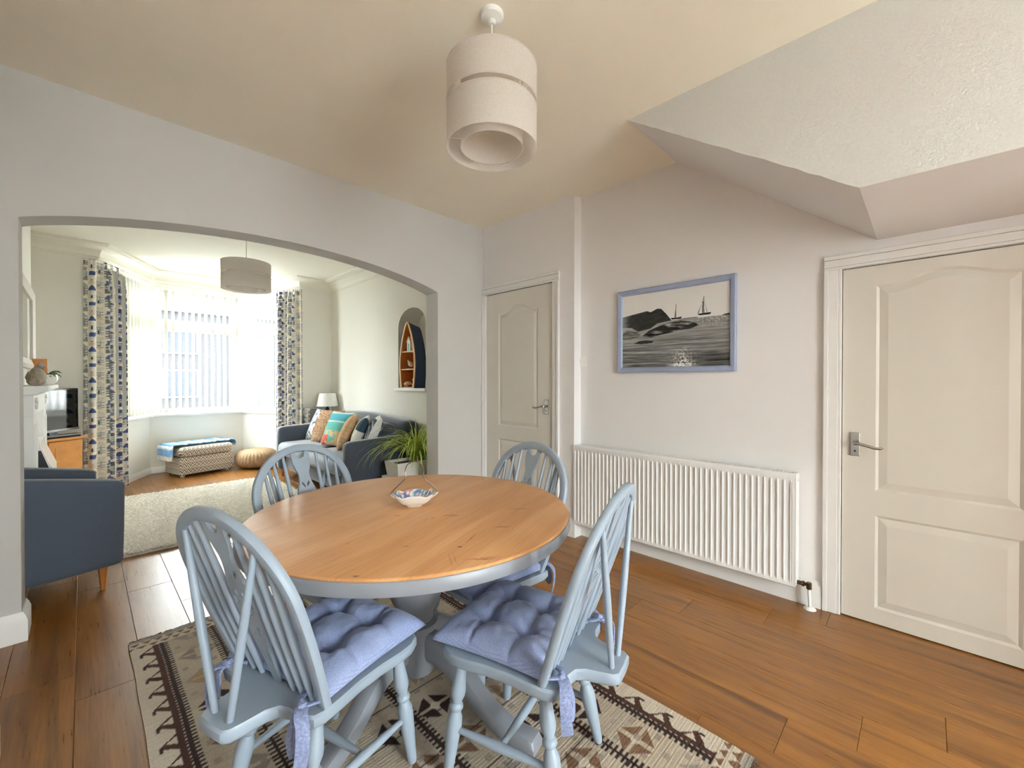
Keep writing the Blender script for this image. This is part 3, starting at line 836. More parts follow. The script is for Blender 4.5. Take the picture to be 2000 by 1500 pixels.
def picture():
    root = thing('framed_picture', 'framed black and white seascape with rocks and two sailing boats in a blue-grey frame', 'picture', (XB, 1.665, 1.319), -PI / 2)
    w, h, fw = 0.824, 0.606, 0.038
    pf = [(0, -0.004), (0.0, -0.026), (0.006, -0.030), (fw - 0.008, -0.026), (fw, -0.018), (fw, -0.004)]
    g = G(); sweep2d(g, [(0, 0), (w, 0), (w, h), (0, h)], pf, lambda u, v, d: (u, d, v), closed=True)
    g.obj('frame', M['frame'], root)
    g = G(); g.box(0.01, w - 0.01, -0.006, -0.002, 0.01, h - 0.01); g.obj('backing', M['dark'], root)
    nu, nv = 380, 280
    i0, i1 = fw - 0.004, w - fw + 0.004
    j0, j1 = fw - 0.004, h - fw + 0.004
    U, V = np.meshgrid(np.linspace(0, 1, nu), np.linspace(0, 1, nv))
    t = lin(seascape(U, V)).ravel()
    cols = np.stack([t * 1.0, t * 0.985, t * 0.95], 1)
    g = G(); X = i0 + (i1 - i0) * U; Z = j0 + (j1 - j0) * V
    g.v = [(a, -0.012, b) for a, b in zip(X.ravel().tolist(), Z.ravel().tolist())]
    g.f = [(j * nu + i, j * nu + i + 1, (j + 1) * nu + i + 1, (j + 1) * nu + i) for j in range(nv - 1) for i in range(nu - 1)]
    g.obj('photo_print', M['print'], root, recalc=False, cols=cols)
picture()

# ------------------------------------------------------------------ light switch
sw = thing('light_switch', 'small white double light switch on the wall left of the seascape', 'switch', (XB, 2.0004 + 0.043, 1.412), -PI / 2)
g = G(); g.box(0, 0.086, -0.009, 0, -0.043, 0.043); g.obj('plate', M['upvc'], sw, bevel=0.003)
for xx in (0.026, 0.060):
    g = G(); g.box(xx - 0.009, xx + 0.009, -0.0125, -0.009, -0.013, 0.013); g.obj('rocker', M['upvc'], sw, bevel=0.001)

# ------------------------------------------------------------------ pendant lamps
def pendant(label, loc, R, zt, zb, gap0, gap1, Ri, rose_r, drop_to):
    root = thing('pendant_lamp', label, 'pendant lamp', (loc[0], loc[1], ZC), 0, 'two-tier drum pendants')
    n = 64
    g = G(); g.lathe([(0.0, 0), (rose_r, 0), (rose_r, -0.008), (rose_r * 0.92, -0.018), (rose_r * 0.5, -0.024), (0.016, -0.027), (0.014, -0.045), (0.0, -0.045)], 32)
    g.obj('ceiling_rose', M['upvc'], root, smooth=True)
    g = G(); g.tube([(0, 0, -0.03), (0, 0, zt - ZC - 0.0)], 0.0035, 8); g.obj('cord', M['upvc'], root)
    g = G(); g.tube([(0, 0, zt - ZC - 0.02), (0, 0, zt - ZC - 0.10)], 0.019, 16); g.obj('lamp_holder', M['upvc'], root, smooth=True)
    g = G(); g.lathe([(0.0, -0.10), (0.014, -0.10), (0.016, -0.12), (0.03, -0.145), (0.033, -0.165), (0.024, -0.188), (0.0, -0.198)], 20, (0, 0, zt - ZC)); g.obj('bulb', M['white_ceramic'], root, smooth='all')
    def band(r, z0, z1, name, par):
        t = 0.0016
        g = G(); g.rings([[(rr * math.cos(2 * PI * k / n), rr * math.sin(2 * PI * k / n), z - ZC) for k in range(n)] for rr, z in ((r, z0), (r, z1), (r - t, z1), (r - t, z0))], loop=True)
        o = g.obj(name, M['shade'], par, smooth=True)
        for z in (z0, z1):
            g = G(); g.tube([(r * math.cos(2 * PI * k / n), r * math.sin(2 * PI * k / n), z - ZC) for k in range(n)], 0.0022, 6, loop=True); g.obj('edge_trim', M['shade'], o, smooth='all')
        return o
    band(R, gap1, zt, 'upper_shade', root); band(R, zb, gap0, 'lower_shade', root)
    band(Ri, zb + 0.004, zt - 0.03, 'inner_shade', root)
    g = G()
    for a in range(3):
        th = 2 * PI * a / 3 + 0.4
        c_, s_ = math.cos(th), math.sin(th)
        g.tube([(0.018 * c_, 0.018 * s_, zt - ZC - 0.03), ((R - 0.002) * c_, (R - 0.002) * s_, zt - ZC - 0.008)], 0.0016, 6)
        g.tube([((Ri - 0.001) * c_, (Ri - 0.001) * s_, zb - ZC + 0.032), ((R - 0.002) * c_, (R - 0.002) * s_, zb - ZC + 0.032)], 0.0014, 6)
        g.tube([((R - 0.002) * c_, (R - 0.002) * s_, gap0 - ZC - 0.004), ((R - 0.002) * c_, (R - 0.002) * s_, gap1 - ZC + 0.004)], 0.0016, 6)
    g.obj('spider', M['upvc'], root)
pendant('two-tier white drum pendant hanging over the round dining table', (1.175, 1.270), 0.183, 2.523, 2.205, 2.365, 2.387, 0.126, 0.048, 0)
pendant('two-tier white drum pendant hanging in the living room before the bay', (1.19, 5.02), 0.222, 2.475, 2.20, 2.335, 2.357, 0.17, 0.05, 0)

# ------------------------------------------------------------------ dining table
TX, TY, TZ = 0.913, 1.427, 0.76
RUGT = 0.008    # pile height of the flat-woven rug the table stands on
tb = thing('dining_table', 'round pine-topped pedestal dining table with grey painted base', 'table', (TX, TY, RUGT))
g = G(); z = TZ - RUGT
g.lathe([(0.0, z - 0.010), (0.5945, z - 0.010), (0.5965, z - 0.004), (0.594, z - 0.001), (0.59, z), (0.0, z)], 128); g.obj('table_top', M['table_wood'], tb, smooth=True)
g = G(); g.lathe([(0.0, z - 0.052), (0.588, z - 0.052), (0.597, z - 0.048), (0.600, z - 0.040), (0.600, z - 0.012), (0.5975, z - 0.0085), (0.0, z - 0.0085)], 128); g.obj('rim', M['table_paint'], tb, smooth=True)
g = G(); g.lathe([(0.0, z - 0.054), (0.20, z - 0.054), (0.20, z - 0.085), (0.12, z - 0.095), (0.085, z - 0.12), (0.072, z - 0.15), (0.074, z - 0.17), (0.094, z - 0.20), (0.107, z - 0.25), (0.108, z - 0.29), (0.098, z - 0.34), (0.078, z - 0.38), (0.066, z - 0.41), (0.066, z - 0.43), (0.083, z - 0.44), (0.086, z - 0.455), (0.080, z - 0.47), (0.080, z - 0.60), (0.074, z - 0.625), (0.05, z - 0.632), (0.0, z - 0.632)], 40)
g.obj('pedestal', M['table_paint'], tb, smooth=True)
for k in range(4):
    th = math.radians(-75 + 90 * k)
    g = G(); rings = []
    prof = [(0.060, 0.235, 0.115), (0.12, 0.232, 0.108), (0.18, 0.205, 0.098), (0.24, 0.160, 0.088), (0.30, 0.112, 0.078), (0.36, 0.074, 0.070), (0.42, 0.050, 0.066), (0.47, 0.042, 0.068), (0.505, 0.042, 0.070), (0.525, 0.040, 0.058), (0.533, 0.036, 0.030)]
    hw = 0.034
    for r, zc, hh in prof:
        ring = []
        for q in range(12):
            a = 2 * PI * (q + 0.5) / 12; cx, sx = math.cos(a), math.sin(a)
            u = math.copysign(abs(cx) ** 0.5, cx) * hw; v = math.copysign(abs(sx) ** 0.6, sx) * hh / 2
            zz = max(0.0, zc + v) if r > 0.44 else zc + v
            ring.append((r * math.cos(th) - u * math.sin(th), r * math.sin(th) + u * math.cos(th), zz))
        rings.append(ring)
    g.rings(rings); g.obj('foot', M['table_paint'], tb, smooth=True)

# ------------------------------------------------------------------ wheelback chairs
CZ = 0.415       # seat top
def chair_parts(root):
    Ht, Ln, Wb, w0, zs = 0.928, 0.175, 0.233, 0.188, 0.728
    def lean(z): return -0.165 - Ln * (z - CZ) / (Ht - CZ)
    # seat: shield shape with a bobtail at the back
    half = [(0.0, 0.205), (0.10, 0.204), (0.165, 0.195), (0.203, 0.172), (0.219, 0.135), (0.219, 0.09), (0.210, 0.02), (0.207, -0.06), (0.212, -0.13), (0.213, -0.18), (0.204, -0.206), (0.178, -0.216), (0.125, -0.218), (0.094, -0.228), (0.076, -0.255), (0.068, -0.30), (0.060, -0.332), (0.048, -0.343), (0.0, -0.345)]
    outl = half + [(-a, b) for a, b in reversed(half[1:-1])]
    g = G()
    def ring(i, z):
        r = []
        for a, b in outl:
            d = math.hypot(a, b + 0.02); s_ = max(0.0, 1 - i / d) if d > 0 else 1
            r.append((a * s_, (b + 0.02) * s_ - 0.02, z))
        return r
    g.rings([ring(0.028, CZ - 0.042), ring(0.006, CZ - 0.034), ring(0.0, CZ - 0.026), ring(0.0, CZ - 0.006), ring(0.006, CZ)])
    g.obj('seat', M['chair'], root, smooth=True)
    # hoop
    pts = []
    for k in range(10):
        t = k / 10; pts.append((-(w0 + (Wb - w0) * math.sin(t * PI / 2)), CZ - 0.012 + t * (zs - CZ + 0.012)))
    for k in range(37):
        a = PI - PI * k / 36; pts.append((Wb * math.cos(a), zs + (Ht - zs) * math.sin(a)))
    for k in range(9, -1, -1):
        t = k / 10; pts.append(((w0 + (Wb - w0) * math.sin(t * PI / 2)), CZ - 0.012 + t * (zs - CZ + 0.012)))
    P3 = [(a, lean(b), b) for a, b in pts]
    nrm = Vector((0, 1, Ln / (Ht - CZ))).normalized()
    g = G(); g.tube(P3, 1.0, 12, sq=(0.0180, 0.0125, 0.55), up=tuple(nrm)); g.obj('hoop', M['chair'], root, smooth=True)
    def hoop_z(x):
        x = min(abs(x), Wb * 0.999); return zs + (Ht - zs) * math.sqrt(1 - (x / Wb) ** 2)
    # spindles either side of the splat
    for s_ in (-1, 1):
        for xb, xt in ((0.072, 0.084), (0.110, 0.132), (0.148, 0.180)):
            zt = hoop_z(xt) - 0.006
            p0 = Vector((s_ * xb, lean(CZ) + 0.0, CZ - 0.01)); p1 = Vector((s_ * xt, lean(zt), zt))
            q = [p0.lerp(p1, t) for t in (0, 0.15, 0.45, 0.8, 1.0)]
            g = G(); g.tube(q, [0.0070, 0.0088, 0.0104, 0.0082, 0.0064], 10); g.obj('spindle', M['chair'], root, smooth=True)
        xt = 0.158; zt = hoop_z(xt) - 0.01
        p0 = Vector((s_ * 0.030, -0.312, CZ - 0.01)); p1 = Vector((s_ * xt, lean(zt) - 0.004, zt))
        q = [p0.lerp(p1, t) for t in (0, 0.2, 0.5, 0.8, 1.0)]
        g = G(); g.tube(q, [0.0085, 0.0102, 0.0112, 0.0092, 0.007], 10); g.obj('brace_spindle', M['chair'], root, smooth=True)
    # pierced wheel splat
    cu = bpy.data.curves.new('splat_outline', 'CURVE'); cu.dimensions = '2D'; cu.fill_mode = 'BOTH'; cu.extrude = 0.0045
    H0, H1 = 0.0, Ht - CZ - 0.012
    hp = [(0.016, H0), (0.020, 0.06), (0.028, 0.12), (0.040, 0.17), (0.047, 0.205), (0.050, 0.24), (0.0505, 0.275), (0.046, 0.310), (0.036, 0.335), (0.030, 0.35), (0.026, 0.372), (0.027, 0.39), (0.036, 0.41), (0.044, 0.44), (0.046, 0.47), (0.045, H1), (0.027, H1), (0.023, 0.475), (0.015, 0.460), (0.0, 0.455)]
    out = hp + [(-a, b) for a, b in reversed(hp[:-1])]
    def spl(pts):
        s_ = cu.splines.new('POLY'); s_.points.add(len(pts) - 1)
        for i, (a, b) in enumerate(pts): s_.points[i].co = (a, b, 0, 1)
        s_.use_cyclic_u = True
    spl(out)
    wc = 0.258
    for k in range(6):      # spokes of the wheel leave six openings
        a0 = 2 * PI * k / 6 + PI / 6 + 0.20; a1 = 2 * PI * (k + 1) / 6 + PI / 6 - 0.20
        q = [(0.038 * math.cos(a0 + (a1 - a0) * t / 5), wc + 0.038 * math.sin(a0 + (a1 - a0) * t / 5)) for t in range(6)]
        am = (a0 + a1) / 2
        q += [(0.015 * math.cos(am + 0.18), wc + 0.015 * math.sin(am + 0.18)), (0.015 * math.cos(am - 0.18), wc + 0.015 * math.sin(am - 0.18))]
        spl(q)
    for s_ in (-1, 1):
        spl([(s_ * 0.006, 0.325), (s_ * 0.020, 0.345), (s_ * 0.016, 0.356), (s_ * 0.005, 0.338)])
        spl([(s_ * 0.005, 0.170), (s_ * 0.017, 0.190), (s_ * 0.022, 0.182), (s_ * 0.009, 0.150)])
        spl([(s_ * 0.005, 0.085), (s_ * 0.012, 0.12), (s_ * 0.015, 0.10), (s_ * 0.009, 0.07)])
    tmp = bpy.data.objects.new('tmp', cu); COL.objects.link(tmp)
    dg = bpy.context.evaluated_depsgraph_get(); me = bpy.data.meshes.new_from_object(tmp.evaluated_get(dg)); me.name = 'splat'
    bpy.data.objects.remove(tmp); bpy.data.curves.remove(cu)
    ax = math.atan2(Ln, Ht - CZ)
    me.transform(Matrix.Translation((0, -0.165, CZ - 0.003)) @ Matrix.Rotation(PI / 2 + ax, 4, 'X') @ Matrix.Diagonal((1, 1.085, 1, 1)))
    me.materials.clear(); me.materials.append(M['chair'])
    link('splat', me, root)
    # turned legs
    prof = [(0.0125, 0.0), (0.0150, 0.012), (0.0180, 0.06), (0.0225, 0.125), (0.0250, 0.165), (0.0235, 0.190), (0.0165, 0.208), (0.0150, 0.213), (0.0205, 0.219), (0.0222, 0.226), (0.0205, 0.233), (0.0150, 0.239), (0.0165, 0.246), (0.0225, 0.262), (0.0238, 0.276), (0.0215, 0.300), (0.0180, 0.335), (0.0165, 0.36), (0.016, 0.392)]
    feet = {}
    for sx in (-1, 1):
        for sy in (-1, 1):
            top = Vector((sx * (0.150 if sy > 0 else 0.125), 0.135 if sy > 0 else -0.135, CZ - 0.036))
            bot = Vector((sx * (0.188 if sy > 0 else 0.172), 0.168 if sy > 0 else -0.208, 0.0))
            d = top - bot; L = d.length
            g = G(); g.lathe([(r, z * L / 0.392) for r, z in prof], 16)
            q = Vector((0, 0, 1)).rotation_difference(d.normalized())
            g.xf(Matrix.Translation(bot) @ q.to_matrix().to_4x4())
            g.v = [(a, b, max(c, 0.0)) for a, b, c in g.v]
            g.obj('leg', M['chair'], root, smooth=True); feet[(sx, sy)] = (bot, top)
    def at(k, z):
        b, t = feet[k]; return b.lerp(t, z / t.z)
    mids = {}
    for sx in (-1, 1):
        a = at((sx, 1), 0.150); b = at((sx, -1), 0.150)
        q = [a.lerp(b, t) for t in (0.0, 0.08, 0.3, 0.5, 0.7, 0.92, 1.0)]
        g = G(); g.tube(q, [0.008, 0.009, 0.0125, 0.0145, 0.0125, 0.009, 0.008], 12); g.obj('stretcher', M['chair'], root, smooth=True); mids[sx] = a.lerp(b, 0.5)
    a, b = mids[-1], mids[1]
    q = [a.lerp(b, t) for t in (0.02, 0.08, 0.3, 0.5, 0.7, 0.92, 0.98)]
    g = G(); g.tube(q, [0.008, 0.009, 0.0125, 0.0145, 0.0125, 0.009, 0.008], 12); g.obj('stretcher', M['chair'], root, smooth=True)

CH = [((0.539, 1.333), 15.9, 'pale blue-grey wheelback chair at the left front of the table, its back nearest the viewer'),
      ((1.026, 0.960), 105.2, 'pale blue wheelback chair seen from the side at the right front of the table'),
      ((0.812, 1.820), -74.5, 'blue-grey wheelback chair behind the table on the living room side'),
      ((1.236, 1.398), 178.0, 'pale wheelback chair on the far side of the table beside the radiator')]
c0 = thing('wheelback_chair', CH[0][2], 'chair', (CH[0][0][0], CH[0][0][1], RUGT), math.radians(CH[0][1] - 90), 'wheelback chairs around the dining table')
chair_parts(c0)
for (p, a, lb) in CH[1:]:
    c = copy_tree(c0); c.location = (p[0], p[1], RUGT); c.rotation_euler = (0, 0, math.radians(a - 90)); c['label'] = lb

# ------------------------------------------------------------------ tufted seat pads with ties
def pad_mesh():
    n = 96
    u = np.linspace(-1, 1, n); U, V = np.meshgrid(u, u)
    hw = 0.205; hd = 0.200
    # pinched square outline with pointed corners
    px = hw * U * (1 - 0.055 * (1 - np.abs(U) ** 2) * 0 - 0.06 * (1 - V ** 2) * np.abs(U) ** 3 * 1.0)
    py = hd * V * (1 - 0.06 * (1 - U ** 2) * np.abs(V) ** 3)
    prof = (np.clip(1 - U ** 4, 0, 1) * np.clip(1 - V ** 4, 0, 1)) ** 0.42
    H = 0.066 * prof
    H += 0.010 * (fbm(U * 3 + 9, V * 3 + 5, 31, 3) - 0.5) * prof * 2
    bt = [(-0.36, -0.36), (0.36, -0.36), (-0.36, 0.36), (0.36, 0.36)]
    for (a, b) in bt:
        d = np.hypot(U - a, V - b); H -= 0.040 * np.exp(-(d / 0.13) ** 2) + 0.018 * np.exp(-(d / 0.30) ** 2)
        th = np.arctan2(V - b, U - a)
        H -= 0.0045 * np.exp(-(d / 0.33) ** 2) * np.maximum(0, np.cos(th * 7 + a * 5 + b * 9)) * smoothstep(0.03, 0.15, d)
    def crease(ax, ay, bx, by, dep, wd):
        dx, dy = bx - ax, by - ay; L2 = dx * dx + dy * dy
        t = np.clip(((U - ax) * dx + (V - ay) * dy) / L2, 0, 1); d = np.hypot(U - ax - t * dx, V - ay - t * dy)
        return dep * np.exp(-(d / wd) ** 2)
    for (i, j) in ((0, 1), (2, 3), (0, 2), (1, 3)): H -= crease(*bt[i], *bt[j], 0.014, 0.07)
    for (a, b) in bt:
        sx, sy = np.sign(a), np.sign(b)
        H -= crease(a, b, sx * 0.98, b * 0.95, 0.008, 0.05); H -= crease(a, b, a * 0.95, sy * 0.98, 0.008, 0.05)
    H = np.maximum(H, 0.006 * prof)
    edge = 0.014 + 0.0 * H
    zt = edge + H; zb = edge - 0.013 * prof
    g = G(); idx = n * n
    g.v = list(zip(px.ravel().tolist(), py.ravel().tolist(), zt.ravel().tolist())) + list(zip(px.ravel().tolist(), py.ravel().tolist(), zb.ravel().tolist()))
    for j in range(n - 1):
        for i in range(n - 1):
            a = j * n + i; g.f.append((a, a + 1, a + n + 1, a + n)); g.f.append((idx + a, idx + a + n, idx + a + n + 1, idx + a + 1))
    me = g.mesh('pad', weld=True, smooth='all'); me.materials.append(M['chambray']); return me
PAD = pad_mesh()
def ribbon(pts, w, twist0=0.0, t=0.0035):
    g = G(); P = [Vector(p) for p in pts]; m = len(P); rings = []
    # sample a smooth curve
    Q = []
    for i in range(m - 1):
        p0, p1, p2, p3 = P[max(i - 1, 0)], P[i], P[i + 1], P[min(i + 2, m - 1)]
        for k in range(6):
            s_ = k / 6; Q.append(0.5 * ((2 * p1) + (p2 - p0) * s_ + (2 * p0 - 5 * p1 + 4 * p2 - p3) * s_ ** 2 + (3 * p1 - p0 - 3 * p2 + p3) * s_ ** 3))
    Q.append(P[-1])
    g.tube(Q, 1.0, 8, sq=(w, t, 0.6)); return g
def ties(root, side):
    """bow of two tails around the hoop foot, seat pad space"""
    s_ = side
    k0 = Vector((s_ * 0.168, -0.212, 0.018))     # the knot sits behind the hoop
    g = G(); g.tube([k0 + Vector((-0.012 * s_, 0.004, 0.010)), k0, k0 + Vector((0.012 * s_, -0.004, -0.010))], [0.006, 0.013, 0.007], 10)
    kn = g.obj('tie_knot', M['tie'], root, smooth=True)
    ribbon([(s_ * 0.182, -0.150, 0.014), (s_ * 0.196, -0.180, 0.022), tuple(k0)], 0.008).obj('tie', M['tie'], root, smooth=True)
    ribbon([(s_ * 0.130, -0.160, 0.016), (s_ * 0.140, -0.195, 0.018), tuple(k0)], 0.008).obj('tie', M['tie'], root, smooth=True)
    ribbon([tuple(k0), tuple(k0 + Vector((s_ * 0.020, -0.018, -0.004))), tuple(k0 + Vector((s_ * 0.042, -0.028, -0.030))), tuple(k0 + Vector((s_ * 0.040, -0.030, -0.085))), tuple(k0 + Vector((s_ * 0.030, -0.030, -0.125)))], 0.0165).obj('tie_tail', M['tie'], root, smooth=True)
    ribbon([tuple(k0), tuple(k0 + Vector((s_ * 0.004, -0.022, -0.014))), tuple(k0 + Vector((-s_ * 0.008, -0.030, -0.060))), tuple(k0 + Vector((s_ * 0.004, -0.034, -0.095))), tuple(k0 + Vector((s_ * 0.016, -0.030, -0.060))), tuple(k0 + Vector((s_ * 0.008, -0.016, -0.008)))], 0.0105).obj('tie_loop', M['tie'], root, smooth=True)
PL = ['blue chambray tufted seat pad on the left front chair', 'blue chambray tufted seat pad on the right front chair',
      'blue chambray tufted seat pad on the chair behind the table', 'blue chambray tufted seat pad on the far chair beside the radiator']
def pad_thing(k):
    (p, a, lb) = CH[k]; th = math.radians(a - 90)
    return p, th
p, th = pad_thing(0)
pd = thing('seat_pad', PL[0], 'seat pad', (p[0], p[1], RUGT + CZ + 0.001), th, 'tufted seat pads on the dining chairs')
o = link('pad', PAD, pd, (0, 0.018, 0))
ties(pd, 1); ties(pd, -1)
for k in (1, 2, 3):
    p, th = pad_thing(k)
    c = copy_tree(pd); c.location = (p[0], p[1], RUGT + CZ + 0.001); c.rotation_euler = (0, 0, th); c['label'] = PL[k]

# ------------------------------------------------------------------ kilim under the table
def kilim():
    x0, x1, y0, y1 = 0.146, 1.560, 0.40, 2.700
    d = 0.005
    nu = int((x1 - x0) / d) + 1; nv = int((y1 - y0) / d) + 1
    X, Y = np.meshgrid(np.linspace(0, x1 - x0, nu), np.linspace(0, y1 - y0, nv))
    Wd = x1 - x0
    B = lambda r, g_, b: lin(np.array([r, g_, b]) / 255.0)
    field = B(190, 176, 156); grey = B(150, 142, 132); brown = B(72, 40, 30); mid = B(122, 90, 66); dark = B(48, 28, 24); pale = B(204, 192, 174); tan = B(168, 142, 112)
    s_ = np.minimum(X, Wd - X)          # distance from the long edge
    C = np.empty(X.shape + (3,)); C[:] = field
    # field bands woven across the rug
    per = 0.42
    ph = ((Y + 0.05) % per) / per
    zig = np.abs(((X / 0.105) % 1) - 0.5) * 2
    C[(ph + 0.06 * zig) % 1 < 0.5] = B(182, 168, 150)
    st = fbm(X * 6, Y * 160, 41, 3); C *= (0.86 + 0.28 * st)[..., None]
    def put(m, c): C[m] = np.asarray(c) * (0.88 + 0.24 * st[m])[:, None]
    # stepped triangles in the field
    cu = (s_ - 0.12) / 0.20; cell = np.floor(cu).astype(int); lu = (cu % 1) - 0.5
    lv = ((Y + 0.13 * (cell % 2)) % 0.21) / 0.21 - 0.5
    dm = np.abs(lu) * 1.6 + np.abs(lv) * 1.7
    row = np.floor((Y + 0.13 * (cell % 2)) / 0.21).astype(int)
    rr = (row * 7 + cell * 3) % 5
    inf = (s_ > 0.125)
    for val, c in ((0, grey), (1, tan), (2, mid), (3, B(140, 132, 122)), (4, dark)):
        put(inf & (rr == val) & (dm < 0.62) & (np.abs(lu) > 0.05) & (np.abs(lv) > 0.04), c)
        if val in (2, 4): put(inf & (rr == val) & (dm < 0.20), pale)
    sm = np.abs(((X + Y) % 0.105) / 0.105 - 0.5) + np.abs(((X - Y) % 0.105) / 0.105 - 0.5)
    put(inf & (sm < 0.22) & (rr != 4), B(160, 148, 134))
    # comb lines along the rug
    for xc, wd in ((0.110, 0.010), (0.309, 0.012), (0.707, 0.012)):
        for xx in {xc, Wd - xc}:
            dx = np.abs(X - xx); tooth = ((Y / 0.019) % 1) < 0.5
            put((dx < wd * 0.55) | ((dx < 0.024) & tooth), dark)
    for yy in np.arange(0.14, 2.3, 0.155):
        put((np.abs(Y - yy) < 0.003) & (np.abs(X - Wd / 2) < 0.40) & (np.abs(X - Wd / 2) > 0.03), dark)
    # hooked border
    bd = s_ < 0.100
    put(bd, pale)
    hv = (Y % 0.116) / 0.116
    edge_x = 0.072 + 0.0 * hv
    put(bd & (s_ > 0.080), brown)
    tri = bd & (s_ > 0.028) & (s_ <= 0.086) & (np.abs(hv - 0.5) < (s_ - 0.028) / 0.058 * 0.46)
    put(tri, brown)
    hole = bd & (s_ > 0.046) & (s_ < 0.080) & (np.abs(hv - 0.58) < (s_ - 0.046) / 0.034 * 0.20)
    put(hole, pale)
    hook = bd & (s_ > 0.026) & (s_ < 0.040) & (np.abs(hv - 0.36) < 0.10); put(hook, dark)
    # end borders
    e = np.minimum(Y, (y1 - y0) - Y)
    put(e < 0.022, grey)
    ez = np.abs(((X / 0.085) % 1) - 0.5) * 2
    put((e > 0.026) & (e < 0.095), pale)
    put((e > 0.03) & (e < 0.03 + 0.030 * (1 - np.abs(ez * 2 - 1))), mid)
    put((e > 0.066) & (e < 0.066 + 0.026 * (1 - np.abs(((ez + 0.5) % 1) * 2 - 1))), mid)
    Z = RUGT - 0.0012 + 0.0010 * np.sin(Y / 0.0042 * PI) * 0.5 + 0.0006 * fbm(X * 40, Y * 40, 4, 2)
    wob_x = 0.006 * (fbm(Y * 2.2, X * 0 + 3, 77, 2) - 0.5) * 2
    g = G()
    VX = (x0 + X + wob_x).ravel(); VY = (y0 + Y + 0.006 * (fbm(X * 3, X * 0, 78, 2) - 0.5)).ravel()
    g.v = list(zip(VX.tolist(), VY.tolist(), Z.ravel().tolist()))
    g.f = [(j * nu + i, j * nu + i + 1, (j + 1) * nu + i + 1, (j + 1) * nu + i) for j in range(nv - 1) for i in range(nu - 1)]
    # skirt down to the floor
    border = [i for i in range(nu)] + [j * nu + nu - 1 for j in range(1, nv)] + [(nv - 1) * nu + i for i in range(nu - 2, -1, -1)] + [j * nu for j in range(nv - 2, 0, -1)]
    o_ = len(g.v); g.v += [(g.v[i][0], g.v[i][1], 0.0008) for i in border]; m = len(border)
    for k in range(m): g.f.append((border[k], o_ + k, o_ + (k + 1) % m, border[(k + 1) % m]))
    cols = np.concatenate([C.reshape(-1, 3), C.reshape(-1, 3)[border] * 0.8])
    rug = thing('kilim_rug', 'flat-woven brown and beige kilim rug under the dining table', 'rug', (0, 0, 0))
    g.obj('woven_field', M['kilim'], rug, recalc=False, cols=np.clip(cols, 0, 1))
    g = G()
    for yy, sg in ((y1, 1), (y0, -1)):
        for k in range(260):
            xx = x0 + (x1 - x0) * (k + random.random()) / 260; L = random.uniform(0.008, 0.02)
            q = [(xx, yy - sg * 0.004, 0.005), (xx + random.uniform(-.006, .006), yy + sg * L * 0.6, 0.006), (xx + random.uniform(-.014, .014), yy + sg * L, 0.002)]
            g.tube(q, 0.0014, 4)
    f = g.obj('fringe', M['kfringe'], rug); f['kind'] = 'stuff'
kilim()

# ------------------------------------------------------------------ china dish with a wire handle on the table
def dish():
    root = thing('china_dish', 'small floral china dish with a tall wire handle on the table', 'dish', (0.925, 1.455, TZ), math.radians(-33))
    nu, nv = 120, 14
    prof = [(0.34, 0.0), (0.38, 0.0), (0.42, 0.006), (0.60, 0.010), (0.80, 0.020), (0.93, 0.032), (1.0, 0.036), (1.0, 0.0385), (0.92, 0.0355), (0.86, 0.0300), (0.78, 0.0245), (0.70, 0.0195), (0.60, 0.015), (0.50, 0.0132), (0.40, 0.012), (0.30, 0.0117), (0.2, 0.0115), (0.1, 0.0115), (0.0, 0.0115)]
    a, b = 0.078, 0.060
    g = G(); V = []
    for j, (r, z) in enumerate(prof):
        for i in range(nu):
            th = 2 * PI * i / nu; c_, s_ = math.cos(th), math.sin(th)
            e = 0.55
            lob = 1 + (0.035 * math.cos(8 * th) if r > 0.75 else 0)
            ear = 1 + (0.16 * math.exp(-((abs(((th + PI / 2) % PI) - PI / 2)) / 0.30) ** 2) if r > 0.9 else 0)
            x = math.copysign(abs(c_) ** e, c_) * a * r * lob * ear; y = math.copysign(abs(s_) ** e, s_) * b * r * lob
            zz = z * 1.3 + (0.004 * math.cos(8 * th) * (r - 0.7) / 0.3 if r > 0.7 else 0)
            V.append((x, y, zz))
    g.v = V
    for j in range(len(prof) - 1):
        for i in range(nu): g.f.append((j * nu + i, j * nu + (i + 1) % nu, (j + 1) * nu + (i + 1) % nu, (j + 1) * nu + i))
    A = np.array(V); inner = np.repeat(np.arange(len(prof)) >= 8, nu)
    U1 = A[:, 0] * 130; V1 = A[:, 1] * 130
    n1 = fbm(U1 + 20, V1 + 20, 51, 2); n2 = fbm(U1 + 44, V1 + 9, 52, 2)
    C = np.tile(lin(np.array([240, 238, 232]) / 255), (len(A), 1))
    C[inner & (n1 > 0.58)] = lin(np.array([96, 124, 178]) / 255)
    C[inner & (n2 > 0.66)] = lin(np.array([92, 150, 150]) / 255)
    C[inner & (n1 < 0.27)] = lin(np.array([214, 128, 104]) / 255)
    C[inner & (n2 < 0.30)] = lin(np.array([140, 92, 150]) / 255)
    g.obj('bowl', M['china'], root, smooth='all', recalc=False, cols=C)
    pts = [(-0.074, 0.004, 0.040), (-0.092, 0.0, 0.048), (-0.086, 0, 0.062), (-0.060, 0, 0.088), (-0.036, 0, 0.112), (-0.034, 0, 0.126), (-0.036, 0, 0.140), (-0.030, 0, 0.160), (-0.016, 0, 0.174), (0, 0, 0.178),
           (0.016, 0, 0.174), (0.030, 0, 0.160), (0.036, 0, 0.140), (0.034, 0, 0.126), (0.036, 0, 0.112), (0.060, 0, 0.088), (0.086, 0, 0.062), (0.092, 0.0, 0.048), (0.074, 0.004, 0.040)]
    ribbon(pts, 0.0022, t=0.0022).obj('wire_handle', M['iron'], root, smooth=True)
dish()

